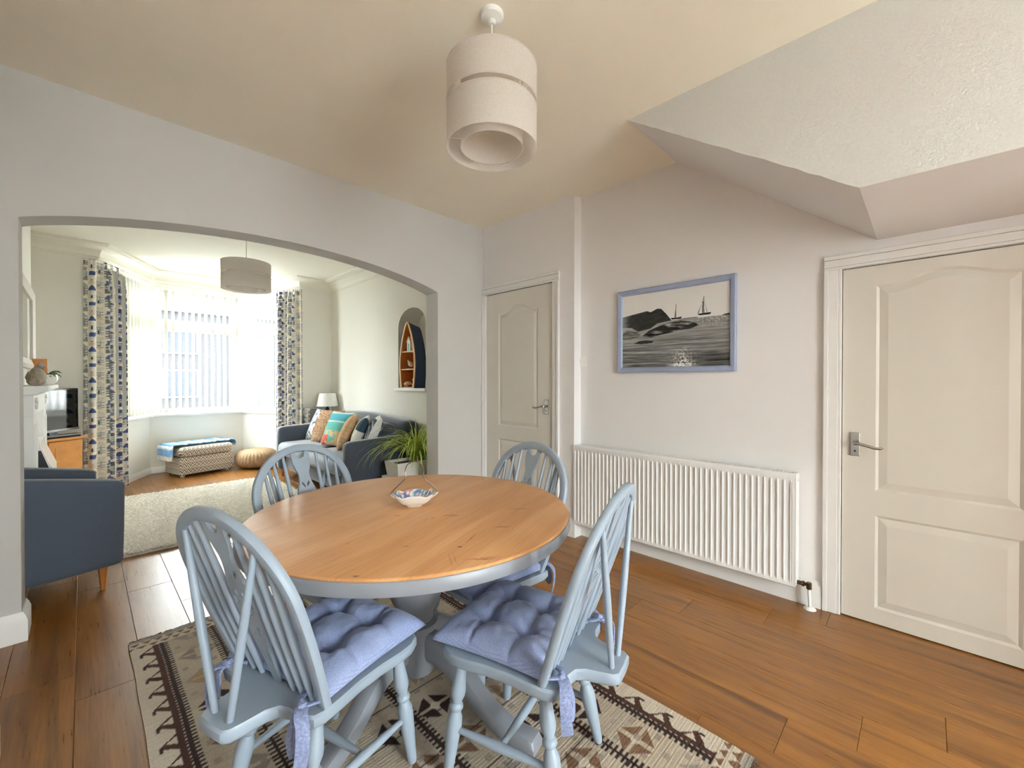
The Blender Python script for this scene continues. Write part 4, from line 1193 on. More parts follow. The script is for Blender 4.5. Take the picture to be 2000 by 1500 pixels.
# ------------------------------------------------------------------ curtains with a printed row of houses
def houses(U, V):
    """U, V in metres on the cloth"""
    T = lambda r, g_, b: lin(np.array([r, g_, b]) / 255.0)
    C = np.empty(U.shape + (3,)); C[:] = T(226, 218, 200)
    cw, rh = 0.115, 0.165
    pal = [T(66, 82, 128), T(84, 96, 132), T(44, 46, 52), T(150, 154, 152), T(206, 200, 188), T(96, 94, 100), T(60, 74, 116)]
    ci = np.floor(U / cw).astype(int); lu = (U / cw) % 1
    off = (ci * 0.618 + 0.2) % 1 * rh * 2
    vv = (V + off); ri = np.floor(vv / rh).astype(int) % 2; lv = (vv / rh) % 1
    h = (ci * 13 + ri * 7) % 7; kind = (ci * 5 + ri * 3) % 4
    body = (lu > 0.06) & (lu < 0.94) & (lv > 0.03) & (lv < 0.60)
    base = (lu > 0.12) & (lu < 0.88) & (lv > 0.05) & (lv < 0.2)
    roofA = (lu > 0.06) & (lu < 0.94) & (lv >= 0.62) & (lv < 0.62 + 0.34 * np.sqrt(np.clip(1 - ((lu - 0.5) / 0.44) ** 2, 0, 1)))
    roofB = (lv >= 0.62) & (lv < 0.98 - 0.6 * np.abs(lu - 0.5)) & (np.abs(lu - 0.5) < 0.46)
    roofC = (lv >= 0.62) & (lv < 0.88) & (lu > 0.10 + (lv - 0.62) * 0.4) & (lu < 0.84 + (lv - 0.62) * 0.4)
    win = ((lu * 3 % 1) > 0.3) & ((lu * 3 % 1) < 0.72) & ((lv * 6 % 1) > 0.35) & ((lv * 6 % 1) < 0.8)
    door_ = (np.abs(lu - 0.5) < 0.1) & (lv < 0.3) & (lv > 0.08)
    P = np.array(pal)
    bc = P[h]; rc = P[(h * 3 + 2) % 7]
    C[body] = (bc * 0.75 + 0.25 * T(200, 196, 186))[body]
    m = body & win & (kind != 1); C[m] = T(232, 228, 216)
    m = body & (kind == 1) & (lv > 0.24); C[m] = T(182, 184, 178)
    m = body & (kind == 1) & win & (lv > 0.24); C[m] = T(70, 74, 84)
    C[body & door_] = T(50, 54, 70)
    C[roofA & (kind == 0)] = rc[roofA & (kind == 0)]; C[roofB & (kind == 2)] = rc[roofB & (kind == 2)]
    C[roofC & ((kind == 1) | (kind == 3))] = rc[roofC & ((kind == 1) | (kind == 3))]
    m = (kind == 3) & body & (lv < 0.3) & (np.abs(lu - 0.5) < 0.3 * (0.3 - lv) / 0.22); C[m] = T(208, 182, 158)
    return C
def curtain(name, path, label, folds, amp, zt=2.565, seed=0, flare=1.0):
    P = [Vector(p) for p in path]
    Ls = [0]
    for a, b in zip(P, P[1:]): Ls.append(Ls[-1] + (b - a).length)
    tot = Ls[-1]
    def at(s_):
        s_ = min(max(s_, 0), tot)
        for k in range(len(P) - 1):
            if s_ <= Ls[k + 1] + 1e-9:
                t = (s_ - Ls[k]) / (Ls[k + 1] - Ls[k]); return P[k].lerp(P[k + 1], t), (P[k + 1] - P[k]).normalized()
    nu, nv = folds * 26 + 1, 330
    z0 = 0.015
    zz = np.linspace(z0, zt, nv)
    base = [at(tot * i / (nu - 1)) for i in range(nu)]
    px = np.array([b[0].x for b in base]); py = np.array([b[0].y for b in base])
    k = np.ones(15) / 15
    def sm(a): return np.convolve(np.pad(a, 7, 'edge'), k, 'valid')
    px, py = sm(px), sm(py)
    tx = np.gradient(px); ty = np.gradient(py); ln = np.hypot(tx, ty); nx = -ty / ln; ny = tx / ln
    fr = np.random.default_rng(seed)
    s_ = np.linspace(0, 1, nu)
    ph = 2 * PI * folds * s_ + 0.5 * np.sin(2 * PI * s_ * 1.7 + seed)
    Z = zz[:, None]; hgt = (zt - Z) / (zt - z0)
    A = amp * (0.35 + 0.65 * smoothstep(0.0, 0.12, hgt)) * (1 + 0.25 * np.sin(2 * PI * s_ * 2.3 + 1 + seed))[None, :]
    pin = np.where((zt - Z) < 0.09, 1.0, 0.0)
    W_ = np.sin(ph)[None, :] * A + 0.3 * A * np.sin(2 * ph + 1.3 + hgt * 1.5) + 0.006 * pin * np.sin(3 * ph)[None, :]
    sp = 1 + (flare - 1) * hgt     # the cloth spreads towards the hem
    cx = px.mean(); cy = py.mean()
    X = cx + (px - cx)[None, :] * sp + nx[None, :] * W_; Y = cy + (py - cy)[None, :] * sp + ny[None, :] * W_
    mid = nv // 2
    du = np.hypot(np.diff(X[mid]), np.diff(Y[mid])); u = np.concatenate([[0], np.cumsum(du)])
    Uc = np.repeat(u[None, :], nv, 0) + seed * 0.3; Vc = np.repeat(Z, nu, 1)
    C = houses(Uc, Vc)
    g = G(); g.v = list(zip(X.ravel().tolist(), Y.ravel().tolist(), np.repeat(Z, nu, 1).ravel().tolist()))
    g.f = [(j * nu + i, j * nu + i + 1, (j + 1) * nu + i + 1, (j + 1) * nu + i) for j in range(nv - 1) for i in range(nu - 1)]
    root = thing(name, label, 'curtain', (cx, cy, 0.0), 0, 'house-print curtains at the bay')
    g.v = [(a - cx, b - cy, c) for a, b, c in g.v]
    g.obj('cloth', M['curtain'], root, smooth='all', recalc=False, cols=C.reshape(-1, 3))
    g = G(); g.tube([(a - cx, b - cy, zt - 0.012) for a, b in zip(px[::6], py[::6])], 0.008, 8); g.obj('curtain_track', M['upvc'], root)
curtain('curtain', [(0.00, 6.405), (0.11, 6.41), (0.20, 6.52), (0.34, 6.80)], 'house-print curtain hanging at the left side of the bay', 5, 0.034, seed=1, flare=1.06)
curtain('curtain', [(1.97, 6.78), (2.08, 6.56), (2.14, 6.43), (2.215, 6.405)], 'house-print curtain hanging at the right side of the bay behind the sofa arm', 5, 0.030, seed=2, flare=1.06)

# ------------------------------------------------------------------ soft shapes
def soft_box(g, x0, x1, y0, y1, z0, z1, r=0.04, puff=0.0, n=10):
    """rounded upholstered block with slightly domed faces"""
    hx, hy, hz = (x1 - x0) / 2, (y1 - y0) / 2, (z1 - z0) / 2; c = Vector(((x0 + x1) / 2, (y0 + y1) / 2, (z0 + z1) / 2))
    r = min(r, hx * 0.95, hy * 0.95, hz * 0.95)
    def add_face(ax, sg):
        a1, a2 = [(1, 2), (2, 0), (0, 1)][ax]; H = [hx, hy, hz]
        def prm(t, h): # more samples near the rounded edge
            return t
        ts = [-1, -1 + 0.3 * r / max(r, .001) * 0.12, -0.88, -0.72, -0.5, -0.25, 0, 0.25, 0.5, 0.72, 0.88, 1 - 0.036, 1]
        m = len(ts); vs = []
        for t2 in ts:
            for t1 in ts:
                p = [0, 0, 0]; p[ax] = sg * H[ax]; p[a1] = t1 * H[a1]; p[a2] = t2 * H[a2]
                q = Vector(p); inn = Vector([max(-H[k] + r, min(H[k] - r, q[k])) for k in range(3)])
                d = q - inn
                if d.length > 1e-9: q = inn + d.normalized() * r
                bl = (1 - t1 * t1) * (1 - t2 * t2); q[ax] += sg * puff * bl
                vs.append(tuple(c + q))
        fs = [(j * m + i, j * m + i + 1, (j + 1) * m + i + 1, (j + 1) * m + i) for j in range(m - 1) for i in range(m - 1)]
        if sg < 0: fs = [tuple(reversed(f)) for f in fs]
        g.add(vs, fs)
    for ax in range(3):
        for sg in (-1, 1): add_face(ax, sg)
    return g
def sbox(name, mat, parent, dims, r=0.04, puff=0.0, rotz=None):
    g = G(); soft_box(g, *dims, r=r, puff=puff); return g.obj(name, mat, parent, smooth='all', weld=True)

# ------------------------------------------------------------------ sofa along the living room's right wall
def sofa():
    ox, oy = 1.80, 3.98
    root = thing('sofa', 'dark slate velvet sofa against the living room wall, strewn with cushions', 'sofa', (ox, oy, 0))
    L, D = 2.16, 0.84
    g = G(); soft_box(g, 0.06, D - 0.02, 0.10, L - 0.10, 0.10, 0.30, 0.02); g.obj('base', M['sofa'], root, smooth='all', weld=True)
    # arms, gently flared
    for a, b in ((0.0, 0.15), (L - 0.15, L)):
        g = G(); soft_box(g, -0.02, D - 0.04, a, b, 0.09, 0.655, 0.055, 0.006)
        g.v = [(x_, y_, z_ + (0.02 * (x_ / D) if z_ > 0.4 else 0)) for x_, y_, z_ in g.v]
        g.obj('arm', M['sofa'], root, smooth='all', weld=True)
    # back with a gently arched top
    g = G(); soft_box(g, D - 0.24, D, 0.06, L - 0.06, 0.12, 0.80, 0.07, 0.02)
    g.v = [(x_ + 0.06 * max(0, (z_ - 0.4)), y_, z_ + (0.055 * math.sin(PI * min(1, max(0, y_ / L))) if z_ > 0.5 else 0)) for x_, y_, z_ in g.v]
    g.obj('backrest', M['sofa'], root, smooth='all', weld=True)
    for a, b in ((0.155, L / 2 - 0.004), (L / 2 + 0.004, L - 0.155)):
        sbox('seat_cushion', M['sofa_lit'], root, (-0.045, D - 0.22, a, b, 0.30, 0.465), 0.06, 0.028)
        sbox('back_cushion', M['sofa'], root, (D - 0.36, D - 0.20, a + 0.01, b - 0.01, 0.45, 0.78), 0.07, 0.02)
    for x_ in (0.04, D - 0.08):
        for y_ in (0.08, L - 0.08):
            g = G(); g.lathe([(0.016, 0.0), (0.024, 0.10)], 12, (x_, y_, 0)); g.obj('leg', M['leg_wood'], root)
    return ox, oy, D, L
SX, SY, SD, SLn = sofa()

# ------------------------------------------------------------------ scatter cushions
def pillow(w, h, t, fn, seed, n=44):
    u = np.linspace(-1, 1, n); U, V = np.meshgrid(u, u)
    px = w / 2 * U * (1 - 0.07 * (1 - V ** 2) * np.abs(U) ** 2); py = h / 2 * V * (1 - 0.07 * (1 - U ** 2) * np.abs(V) ** 2)
    pr = (np.clip(1 - U ** 2, 0, 1) * np.clip(1 - V ** 2, 0, 1)) ** 0.45
    Z = t / 2 * pr * (1 + 0.16 * (fbm(U * 2 + 4, V * 2 + 3, seed, 2) - 0.5))
    g = G(); N = n * n
    g.v = list(zip(px.ravel().tolist(), py.ravel().tolist(), Z.ravel().tolist())) + list(zip(px.ravel().tolist(), py.ravel().tolist(), (-Z).ravel().tolist()))
    for j in range(n - 1):
        for i in range(n - 1):
            a = j * n + i; g.f.append((a, a + 1, a + n + 1, a + n)); g.f.append((N + a, N + a + n, N + a + n + 1, N + a + 1))
    C = fn(U, V).reshape(-1, 3); return g, np.concatenate([C, C])
T8 = lambda r, g_, b: lin(np.array([r, g_, b]) / 255.0)
def c_leafy(U, V):
    C = np.empty(U.shape + (3,)); C[:] = T8(236, 236, 228); m = fbm(U * 9 + V * 3 + 9, V * 7 + 9, 61, 3); C[m < 0.44] = T8(96, 106, 116); C[(m > 0.44) & (m < 0.47)] = T8(170, 178, 176); return C
def c_peach(U, V):
    m = fbm(U * 10 + 9, V * 10 + 9, 62, 3); return T8(210, 172, 136) + (T8(240, 214, 186) - T8(210, 172, 136)) * m[..., None]
def c_sea(U, V):
    C = np.empty(U.shape + (3,)); C[:] = T8(84, 196, 216)
    C[(V > 0.3) & (V < 0.36)] = T8(230, 240, 236); C[V < 0.28] = T8(112, 206, 196)
    m = fbm(U * 3 + 5, V * 3 + 5, 63, 3); C[(V < -0.2) & (m > 0.42)] = T8(236, 206, 158); C[(V < -0.45) & (U < -0.2) & (m < 0.6)] = T8(232, 110, 92); C[V > 0.86] = T8(240, 240, 236); C[U < -0.9] = T8(238, 228, 206); return C
def c_tan(U, V):
    m = fbm(U * 14 + 9, V * 14 + 9, 64, 3); return T8(186, 146, 106) + (T8(228, 194, 152) - T8(186, 146, 106)) * m[..., None]
def c_script(U, V):
    C = np.empty(U.shape + (3,)); C[:] = T8(232, 232, 224); m = fbm(U * 16 + 20, V * 5 + 9, 65, 2); ln = np.abs(((V * 6) % 1) - 0.5) < 0.2; C[ln & (m < 0.46) & (U < 0.5)] = T8(120, 124, 130); C[(U > 0.62) & (V > 0.2)] = T8(52, 76, 92); return C
def c_navy(U, V):
    C = np.empty(U.shape + (3,)); C[:] = T8(56, 64, 84); r = np.hypot(U, V + 0.1); m = np.abs(np.sin(r * 9 + 2 * np.arctan2(V, U))) < 0.28
    C[m] = T8(222, 224, 226); C[(np.abs(U) > 0.86) | (np.abs(V) > 0.86)] = T8(228, 228, 228); C[np.hypot(U - .1, V - .25) < 0.14] = T8(214, 220, 228); return C
CU = [(5.70, 2.26, c_leafy, 'white scatter cushion with a grey sprig print at the far end of the sofa', M['pattern'], 0.43, 12),
      (5.38, 2.22, c_peach, 'peach fluffy scatter cushion second from the far end of the sofa', M['shag'], 0.44, 14),
      (5.04, 2.20, c_sea, 'turquoise seaside print scatter cushion in the middle of the sofa', M['pattern'], 0.44, 10),
      (4.76, 2.20, c_tan, 'tan knitted scatter cushion beside the turquoise one', M['pattern'], 0.42, -32),
      (4.54, 2.24, c_script, 'cream scatter cushion with grey script, tucked between tan and navy cushions', M['pattern'], 0.41, -30),
      (4.32, 2.28, c_navy, 'navy and white patterned scatter cushion nearest the plant end of the sofa', M['pattern'], 0.42, -26)]
for k, (yy, xx, fn, lb, mt, sz, tw) in enumerate(CU):
    g, cols = pillow(sz, sz, 0.15 if fn is not c_peach else 0.17, fn, 70 + k)
    # stand it up: local y -> up, face towards -x, lean back against the sofa
    Mx = Matrix.Rotation(math.radians(tw), 4, 'Z') @ Matrix.Rotation(math.radians(24), 4, 'Y') @ Matrix.Rotation(-PI / 2, 4, 'Z') @ Matrix.Rotation(PI / 2, 4, 'X')
    g.xf(Mx); zmin = min(v[2] for v in g.v); g.v = [(a, b, c - zmin) for a, b, c in g.v]
    o = g.obj('scatter_cushion', mt, smooth='all', cols=cols, recalc=False)
    o.location = (xx - 0.06, yy, 0.482); tag(o, lb, 'cushion', 'scatter cushions on the sofa')
    if fn is c_peach:
        g = G(); r_ = random.Random(3)
        me = o.data
        for p in me.polygons:
            if r_.random() < 0.45:
                c = Vector(p.center); nn = Vector(p.normal); d = nn + Vector((r_.uniform(-.6, .6), r_.uniform(-.6, .6), r_.uniform(-.9, .2)))
                e = c + d.normalized() * r_.uniform(0.012, 0.026); s_ = Vector((r_.uniform(-1, 1), r_.uniform(-1, 1), r_.uniform(-1, 1))).normalized() * 0.006
                g.add([c - s_, c + s_, e], [(0, 1, 2)])
        f = g.obj('fleece', M['shag'], o, recalc=False); f['kind'] = 'stuff'

# ------------------------------------------------------------------ armchair in front of the arch jamb
def armchair():
    root = thing('armchair', 'slate fabric armchair half hidden by the left jamb of the arch', 'armchair', (0.172, 3.50, 0), math.radians(12))
    # local: +x is the front, y runs away from the viewer; origin at the near front corner
    W_, D = 0.68, 0.70
    for a, b in ((0.0, 0.13), (W_ - 0.13, W_)):
        g = G(); soft_box(g, -D + 0.06, 0.0, a, b, 0.14, 0.645, 0.03, 0.004)
        g.v = [(x_ + 0.02 * (z_ - 0.14), y_ + (-0.015 if a == 0 else 0.015) * max(0, (z_ - 0.55) / 0.1), z_ + (0.19 * max(0, -x_) if z_ > 0.4 else 0)) for x_, y_, z_ in g.v]
        g.obj('arm', M['armchair'], root, smooth='all', weld=True)
    sbox('base', M['armchair'], root, (-D + 0.05, -0.03, 0.12, W_ - 0.12, 0.15, 0.31), 0.02)
    sbox('seat_cushion', M['armchair'], root, (-D + 0.16, -0.01, 0.135, W_ - 0.135, 0.31, 0.45), 0.05, 0.02)
    g = G(); soft_box(g, -D - 0.05, -D + 0.15, 0.02, W_ - 0.02, 0.16, 0.80, 0.06, 0.015)
    g.v = [(x_ - 0.16 * max(0, z_ - 0.35), y_, z_) for x_, y_, z_ in g.v]
    g.obj('backrest', M['armchair'], root, smooth='all', weld=True)
    for x_ in (-0.085, -D + 0.08):
        for y_ in (0.055, W_ - 0.055):
            g = G(); g.rings([[(x_ + s_ * math.cos(a), y_ + s_ * math.sin(a), z_) for a in np.linspace(0, 2 * PI, 9)[:-1]] for s_, z_ in ((0.013, 0.0), (0.026, 0.145))]); g.obj('leg', M['leg_wood'], root, smooth=True)
armchair()

# ------------------------------------------------------------------ cream shag rug
def shag_rug():
    x0, x1, y0, y1 = -0.05, 1.70, 4.05, 6.08
    d = 0.013; nu = int((x1 - x0) / d); nv = int((y1 - y0) / d)
    X, Y = np.meshgrid(np.linspace(x0, x1, nu), np.linspace(y0, y1, nv))
    r = np.random.default_rng(5)
    e = np.minimum(np.minimum(X - x0, x1 - X), np.minimum(Y - y0, y1 - Y))
    Z = 0.012 + 0.020 * r.random(X.shape) * smoothstep(-0.01, 0.03, e) + 0.010 * fbm(X * 30, Y * 30, 81, 2)
    jx = (r.random(X.shape) - 0.5) * 0.010; jy = (r.random(X.shape) - 0.5) * 0.010
    Z[0, :] = Z[-1, :] = 0.001; Z[:, 0] = Z[:, -1] = 0.001
    g = G(); g.v = list(zip((X + jx).ravel().tolist(), (Y + jy).ravel().tolist(), Z.ravel().tolist()))
    g.f = [(j * nu + i, j * nu + i + 1, (j + 1) * nu + i + 1, (j + 1) * nu + i) for j in range(nv - 1) for i in range(nu - 1)]
    root = thing('shag_rug', 'cream shaggy wool rug on the living room floor', 'rug', (0, 0, 0))
    g.obj('rug_base', M['wool'], root, recalc=False)
    g = G(); rr = random.Random(11)
    for k in range(15000):
        x_ = rr.uniform(x0 + 0.005, x1 - 0.005); y_ = rr.uniform(y0 + 0.005, y1 - 0.005)
        if k < 1500: y_ = y0 + rr.uniform(-0.006, 0.03)
        a = rr.uniform(0, 2 * PI); l = rr.uniform(0.015, 0.03); w_ = 0.0045
        c_, s_ = math.cos(a), math.sin(a); z_ = 0.022
        g.add([(x_ - s_ * w_, y_ + c_ * w_, z_ - 0.008), (x_ + s_ * w_, y_ - c_ * w_, z_ - 0.008), (x_ + c_ * l * 0.6 + s_ * w_, y_ + s_ * l * 0.6 - c_ * w_, z_ + 0.012), (x_ + c_ * l * 0.6 - s_ * w_, y_ + s_ * l * 0.6 + c_ * w_, z_ + 0.012), (x_ + c_ * l, y_ + s_ * l, z_ + 0.004)], [(0, 1, 2, 3), (3, 2, 4)])
    f = g.obj('pile', M['wool'], root, recalc=False); f['kind'] = 'stuff'
shag_rug()

# ------------------------------------------------------------------ ottoman with a throw, pouf
ang = math.atan2(0.165, 0.625)
ott = thing('ottoman', 'grey and cream zigzag storage ottoman under the bay window', 'ottoman', (0.866, 6.826, 0), ang)
OL, OD = 0.635, 0.42
sbox('body', M['zigzag'], ott, (0, OL, 0, OD, 0.035, 0.262), 0.015)
sbox('lid', M['zigzag'], ott, (-0.004, OL + 0.004, -0.004, OD + 0.004, 0.264, 0.395), 0.045, 0.012)
for x_ in (0.05, OL - 0.05):
    for y_ in (0.05, OD - 0.05):
        g = G(); g.lathe([(0.0, 0.0), (0.024, 0.0), (0.03, 0.02), (0.03, 0.036), (0.0, 0.036)], 14, (x_, y_, 0)); g.obj('foot', M['zigzag'], ott, smooth=True)
def throw():
    n, m = 90, 60
    s_ = np.linspace(-0.20, OL + 0.14, n); t_ = np.linspace(0.0, OD + 0.02, m)
    Sg, Tg = np.meshgrid(s_, t_)
    lo, hi = -0.018, OL + 0.018
    r = 0.05
    X = np.clip(Sg, lo, hi); over = np.where(Sg < lo, lo - Sg, np.where(Sg > hi, Sg - hi, 0))
    zt = 0.425
    Z = zt + 0.012 * (fbm(Sg * 9 + 5, Tg * 9 + 5, 91, 3) - 0.5) + 0.012 * np.exp(-((Tg - 0.03) / 0.03) ** 2)
    a = np.clip(over / r, 0, PI / 2)
    Z = Z - r * (1 - np.cos(a)) - np.maximum(0, over - r * PI / 2); X = np.where(Sg < lo, X - r * np.sin(a), np.where(Sg > hi, X + r * np.sin(a), X))
    X += 0.006 * np.sin(Tg * 40) * (over > 0.03)
    Y = 0.045 + Tg * 0.92 + 0.012 * (fbm(Sg * 6, Tg * 2 + 3, 93, 2) - 0.5)
    C = np.empty(Sg.shape + (3,)); C[:] = T8(126, 170, 214); q = (Sg + 0.2) / 0.17 % 1
    C[(q > 0.55) & (q < 0.8)] = T8(214, 220, 224); C[(q >= 0.8)] = T8(86, 124, 168); ch = fbm(Sg * 60, Tg * 60, 95, 2); C *= (0.8 + 0.4 * ch)[..., None]
    g = G(); N = n * m
    up = list(zip(X.ravel().tolist(), Y.ravel().tolist(), Z.ravel().tolist()))
    sgn = np.where(Sg < lo + 0.0, 1, np.where(Sg > hi, -1, 0)); th = 0.012
    dn = list(zip((X + sgn * th * (over > r)).ravel().tolist(), Y.ravel().tolist(), (Z - th * (over <= r)).ravel().tolist()))
    g.v = up + dn
    for j in range(m - 1):
        for i in range(n - 1):
            k = j * n + i; g.f.append((k, k + 1, k + n + 1, k + n)); g.f.append((N + k, N + k + n, N + k + n + 1, N + k + 1))
    bd = [i for i in range(n)] + [j * n + n - 1 for j in range(1, m)] + [(m - 1) * n + i for i in range(n - 2, -1, -1)] + [j * n for j in range(m - 2, 0, -1)]
    for k in range(len(bd)): a_, b_ = bd[k], bd[(k + 1) % len(bd)]; g.f.append((a_, N + a_, N + b_, b_))
    cols = np.concatenate([C.reshape(-1, 3)] * 2)
    root = thing('throw_blanket', 'folded blue and white checked throw lying over the zigzag ottoman', 'blanket', (0.866, 6.826, 0), ang)
    g.obj('blanket', M['throw'], root, smooth='all', recalc=False, cols=np.clip(cols, 0, 1))
    g = G()
    for j in range(0, 40):
        k = (j * m // 40) * n; p = up[k]
        g.tube([(p[0] - 0.002, p[1], p[2] + 0.004), (p[0] - 0.004 + random.uniform(-.004, .004), p[1] + random.uniform(-.006, .006), p[2] - 0.05)], 0.003, 5)
    f = g.obj('fringe', M['wool'], root); f['kind'] = 'stuff'
throw()
def pouf():
    root = thing('pouf', 'round natural jute knitted pouf beside the ottoman', 'pouf', (1.775, 6.985, 0))
    n, m = 216, 40; R, H = 0.275, 0.265
    nr = 36
    def fn(i, j):
        th = 2 * PI * i / n; ph = -PI / 2 + PI * j / (m - 1)
        r = R * math.cos(ph) ** 0.55 if abs(ph) < PI / 2 - 1e-6 else 0.0; z = H / 2 + H / 2 * math.copysign(abs(math.sin(ph)) ** 0.9, math.sin(ph))
        k = (th * nr / (2 * PI)) % 1
        b = abs(math.sin(PI * k)); st = 0.5 + 0.5 * math.sin(j * 1.9 + (2.2 if k > 0.5 else 0))
        r *= 1 - 0.035 + 0.035 * b + 0.018 * st
        return (r * math.cos(th), r * math.sin(th), z)
    g = G(); g.grid(fn, n, m, wu=True); g.obj('knitted_cover', M['jute'], root, smooth='all')
    g = G(); g.lathe([(0.0, H + 0.006), (0.02, H + 0.004), (0.024, H - 0.006), (0.0, H - 0.008)], 16); g.obj('centre_button', M['jute'], root, smooth=True)
pouf()

# ------------------------------------------------------------------ side table, lamp and box in the corner behind the sofa
st = thing('side_table', 'small grey side table in the corner beyond the far sofa arm', 'side table', (2.42, 6.315, 0))
g = G(); g.box(-0.22, 0.22, -0.155, 0.155, 0.575, 0.60); g.obj('top', M['grey_box'], st, bevel=0.004)
for sx in (-1, 1):
    for sy in (-1, 1):
        g = G(); x_ = sx * 0.195; y_ = sy * 0.13; g.box(x_ - 0.018, x_ + 0.018, y_ - 0.018, y_ + 0.018, 0.0, 0.575); g.obj('leg', M['grey_box'], st, bevel=0.003)
bx = thing('storage_box', 'grey slatted storage box standing beside the white table lamp', 'box', (2.315, 6.315, 0.60))
g = G(); g.box(-0.075, 0.105, -0.12, 0.12, 0.0, 0.255); g.box(-0.08, 0.11, -0.125, 0.125, 0.255, 0.268); g.obj('body', M['grey_box'], bx, bevel=0.004)
for k in range(4):
    g = G(); g.box(-0.09, -0.0755, -0.105, 0.105, 0.02 + k * 0.058, 0.062 + k * 0.058); g.obj('drawer', M['grille'], bx, bevel=0.003)
tl = thing('table_lamp', 'table lamp with white tapered shade and dark teal base', 'lamp', (2.525, 6.30, 0.60))
g = G(); g.lathe([(0.0, 0.0), (0.055, 0.0), (0.06, 0.012), (0.075, 0.05), (0.082, 0.10), (0.075, 0.15), (0.05, 0.20), (0.024, 0.245), (0.014, 0.27), (0.012, 0.30), (0.0, 0.30)], 28); g.obj('base', M['teal'], tl, smooth=True)
n = 40
g = G(); g.rings([[(r * math.cos(2 * PI * k / n), r * math.sin(2 * PI * k / n), z) for k in range(n)] for r, z in ((0.150, 0.285), (0.112, 0.475), (0.1105, 0.475), (0.1485, 0.285))], loop=True); g.obj('shade', M['white_shade'], tl, smooth=True)
g = G()
for k in range(3):
    a = 2 * PI * k / 3; g.tube([(0, 0, 0.46), (0.112 * math.cos(a), 0.112 * math.sin(a), 0.468)], 0.002, 6)
g.tube([(0, 0, 0.29), (0, 0, 0.46)], 0.004, 8); g.obj('shade_carrier', M['chrome'], tl)

# ------------------------------------------------------------------ boat-shaped shelf in the niche and its ornaments
BH = 0.765
def bw(t): # half width along the height 0..1
    return 1.14 * (0.118 + 0.034 * math.sin(PI * min(1, t / 0.62) * 0.5)) if t < 0.30 else max(0.004, 1.14 * 0.1425 * math.cos((t - 0.30) / 0.70 * PI / 2) ** 0.72 + 0.002)
boat = thing('boat_shelf', 'boat-shaped shelf unit with navy hull standing in the arched niche', 'shelf', (2.640, 4.290, NZ0 + 0.004))
N_ = 28
ts = [k / N_ for k in range(N_ + 1)]
def hull(sg, i0, i1, x0, x1, name, mat, par):
    g = G(); rings = []
    for t in ts:
        w_ = bw(t); a, b = w_ - i0, w_ - i1
        a, b = max(a, 0.001), max(b, 0.0005)
        k = 1 - 0.18 * smoothstep(0.5, 1.0, t)
        rings.append([(x0, sg * a, t * BH), (x1 * (0.78 if False else 1), sg * a * (0.86 if x1 > 0.1 else 1), t * BH - (0.05 * t if x1 > 0.1 else 0)), (x1, sg * b * (0.86 if x1 > 0.1 else 1), t * BH - (0.05 * t if x1 > 0.1 else 0)), (x0, sg * b, t * BH)])
    g.rings(rings); return g.obj(name, mat, par)
for sg in (-1, 1):
    hull(sg, 0.0, 0.010, 0.0, 0.16, 'hull_side', M['navy_wood'], boat)
    hull(sg, 0.0101, 0.0135, 0.002, 0.155, 'inner_lining', M['orange_wood'], boat)
    hull(sg, -0.006, 0.016, -0.012, 0.0, 'gunwale', M['pale_wood'], boat)
g = G(); pl = [(bw(t) * 0.85 - 0.006 if bw(t) > 0.02 else 0.002, t * BH - 0.05 * t) for t in ts]; poly = [(a, b) for a, b in pl] + [(-a, b) for a, b in reversed(pl)]
g.prism(poly, 0.148, 0.156, lambda u, v, d: (d, u, v)); g.obj('back_panel', M['orange_wood'], boat)
SH = [0.0, 0.275, 0.545]
for t in SH:
    w_ = bw(t + 0.01) - 0.012; g = G(); g.prism([(0.0, -w_), (0.0, w_), (0.148, w_ * 0.85), (0.148, -w_ * 0.85)], t * BH, t * BH + 0.012, ID); g.obj('shelf_board', M['pale_wood'], boat)
def put_on(name, label, cat, x_, y_, t):
    return thing(name, label, cat, (2.640 + x_, 4.290 + y_, NZ0 + 0.004 + t * BH + 0.0125))
hut = put_on('beach_hut', 'little white and turquoise beach hut ornament on the top boat shelf', 'ornament', 0.045, 0.005, SH[2])
g = G(); g.prism([(-0.035, 0), (0.035, 0), (0.035, 0.115), (0.0, 0.160), (-0.035, 0.115)], -0.03, 0.03, lambda u, v, d: (d, u, v)); g.obj('hut_body', M['hut_white'], hut)
for sg in (-1, 1):
    g = G(); g.prism([(sg * 0.0, 0.161), (sg * 0.048, 0.100), (sg * 0.048, 0.108), (0.0, 0.170)], -0.036, 0.036, lambda u, v, d: (d, u, v)); g.obj('hut_roof', M['pale_wood'], hut)
g = G(); g.box(-0.0325, -0.0302, -0.012, 0.012, 0.0, 0.085); g.obj('hut_door', M['hut_turq'], hut)
bird = put_on('bird_ornament', 'small carved seabird ornament on the middle boat shelf', 'ornament', 0.045, 0.02, SH[1])
g = G(); rg = []
for x_, z_, r in ((0.055, 0.035, 0.003), (0.045, 0.042, 0.016), (0.02, 0.052, 0.030), (-0.01, 0.060, 0.030), (-0.028, 0.078, 0.020), (-0.036, 0.094, 0.017), (-0.046, 0.100, 0.010), (-0.062, 0.096, 0.002)):
    rg.append([(r * 0.8 * math.cos(a), -x_, z_ + r * math.sin(a)) for a in np.linspace(0, 2 * PI, 13)[:-1]])
g.rings(rg); g.obj('bird_body', M['bird'], bird, smooth=True)
g = G(); g.tube([(0.008, 0, 0.0), (0.008, 0, 0.032)], 0.003, 6); g.tube([(-0.008, 0, 0.0), (-0.008, 0, 0.032)], 0.003, 6); g.box(-0.03, 0.03, -0.035, 0.035, -0.0005, 0.006); g.obj('bird_stand', M['driftwood'], bird)
sf = put_on('starfish', 'pale starfish leaning in the bottom of the boat shelf', 'ornament', 0.05, -0.045, SH[0])
pts = []
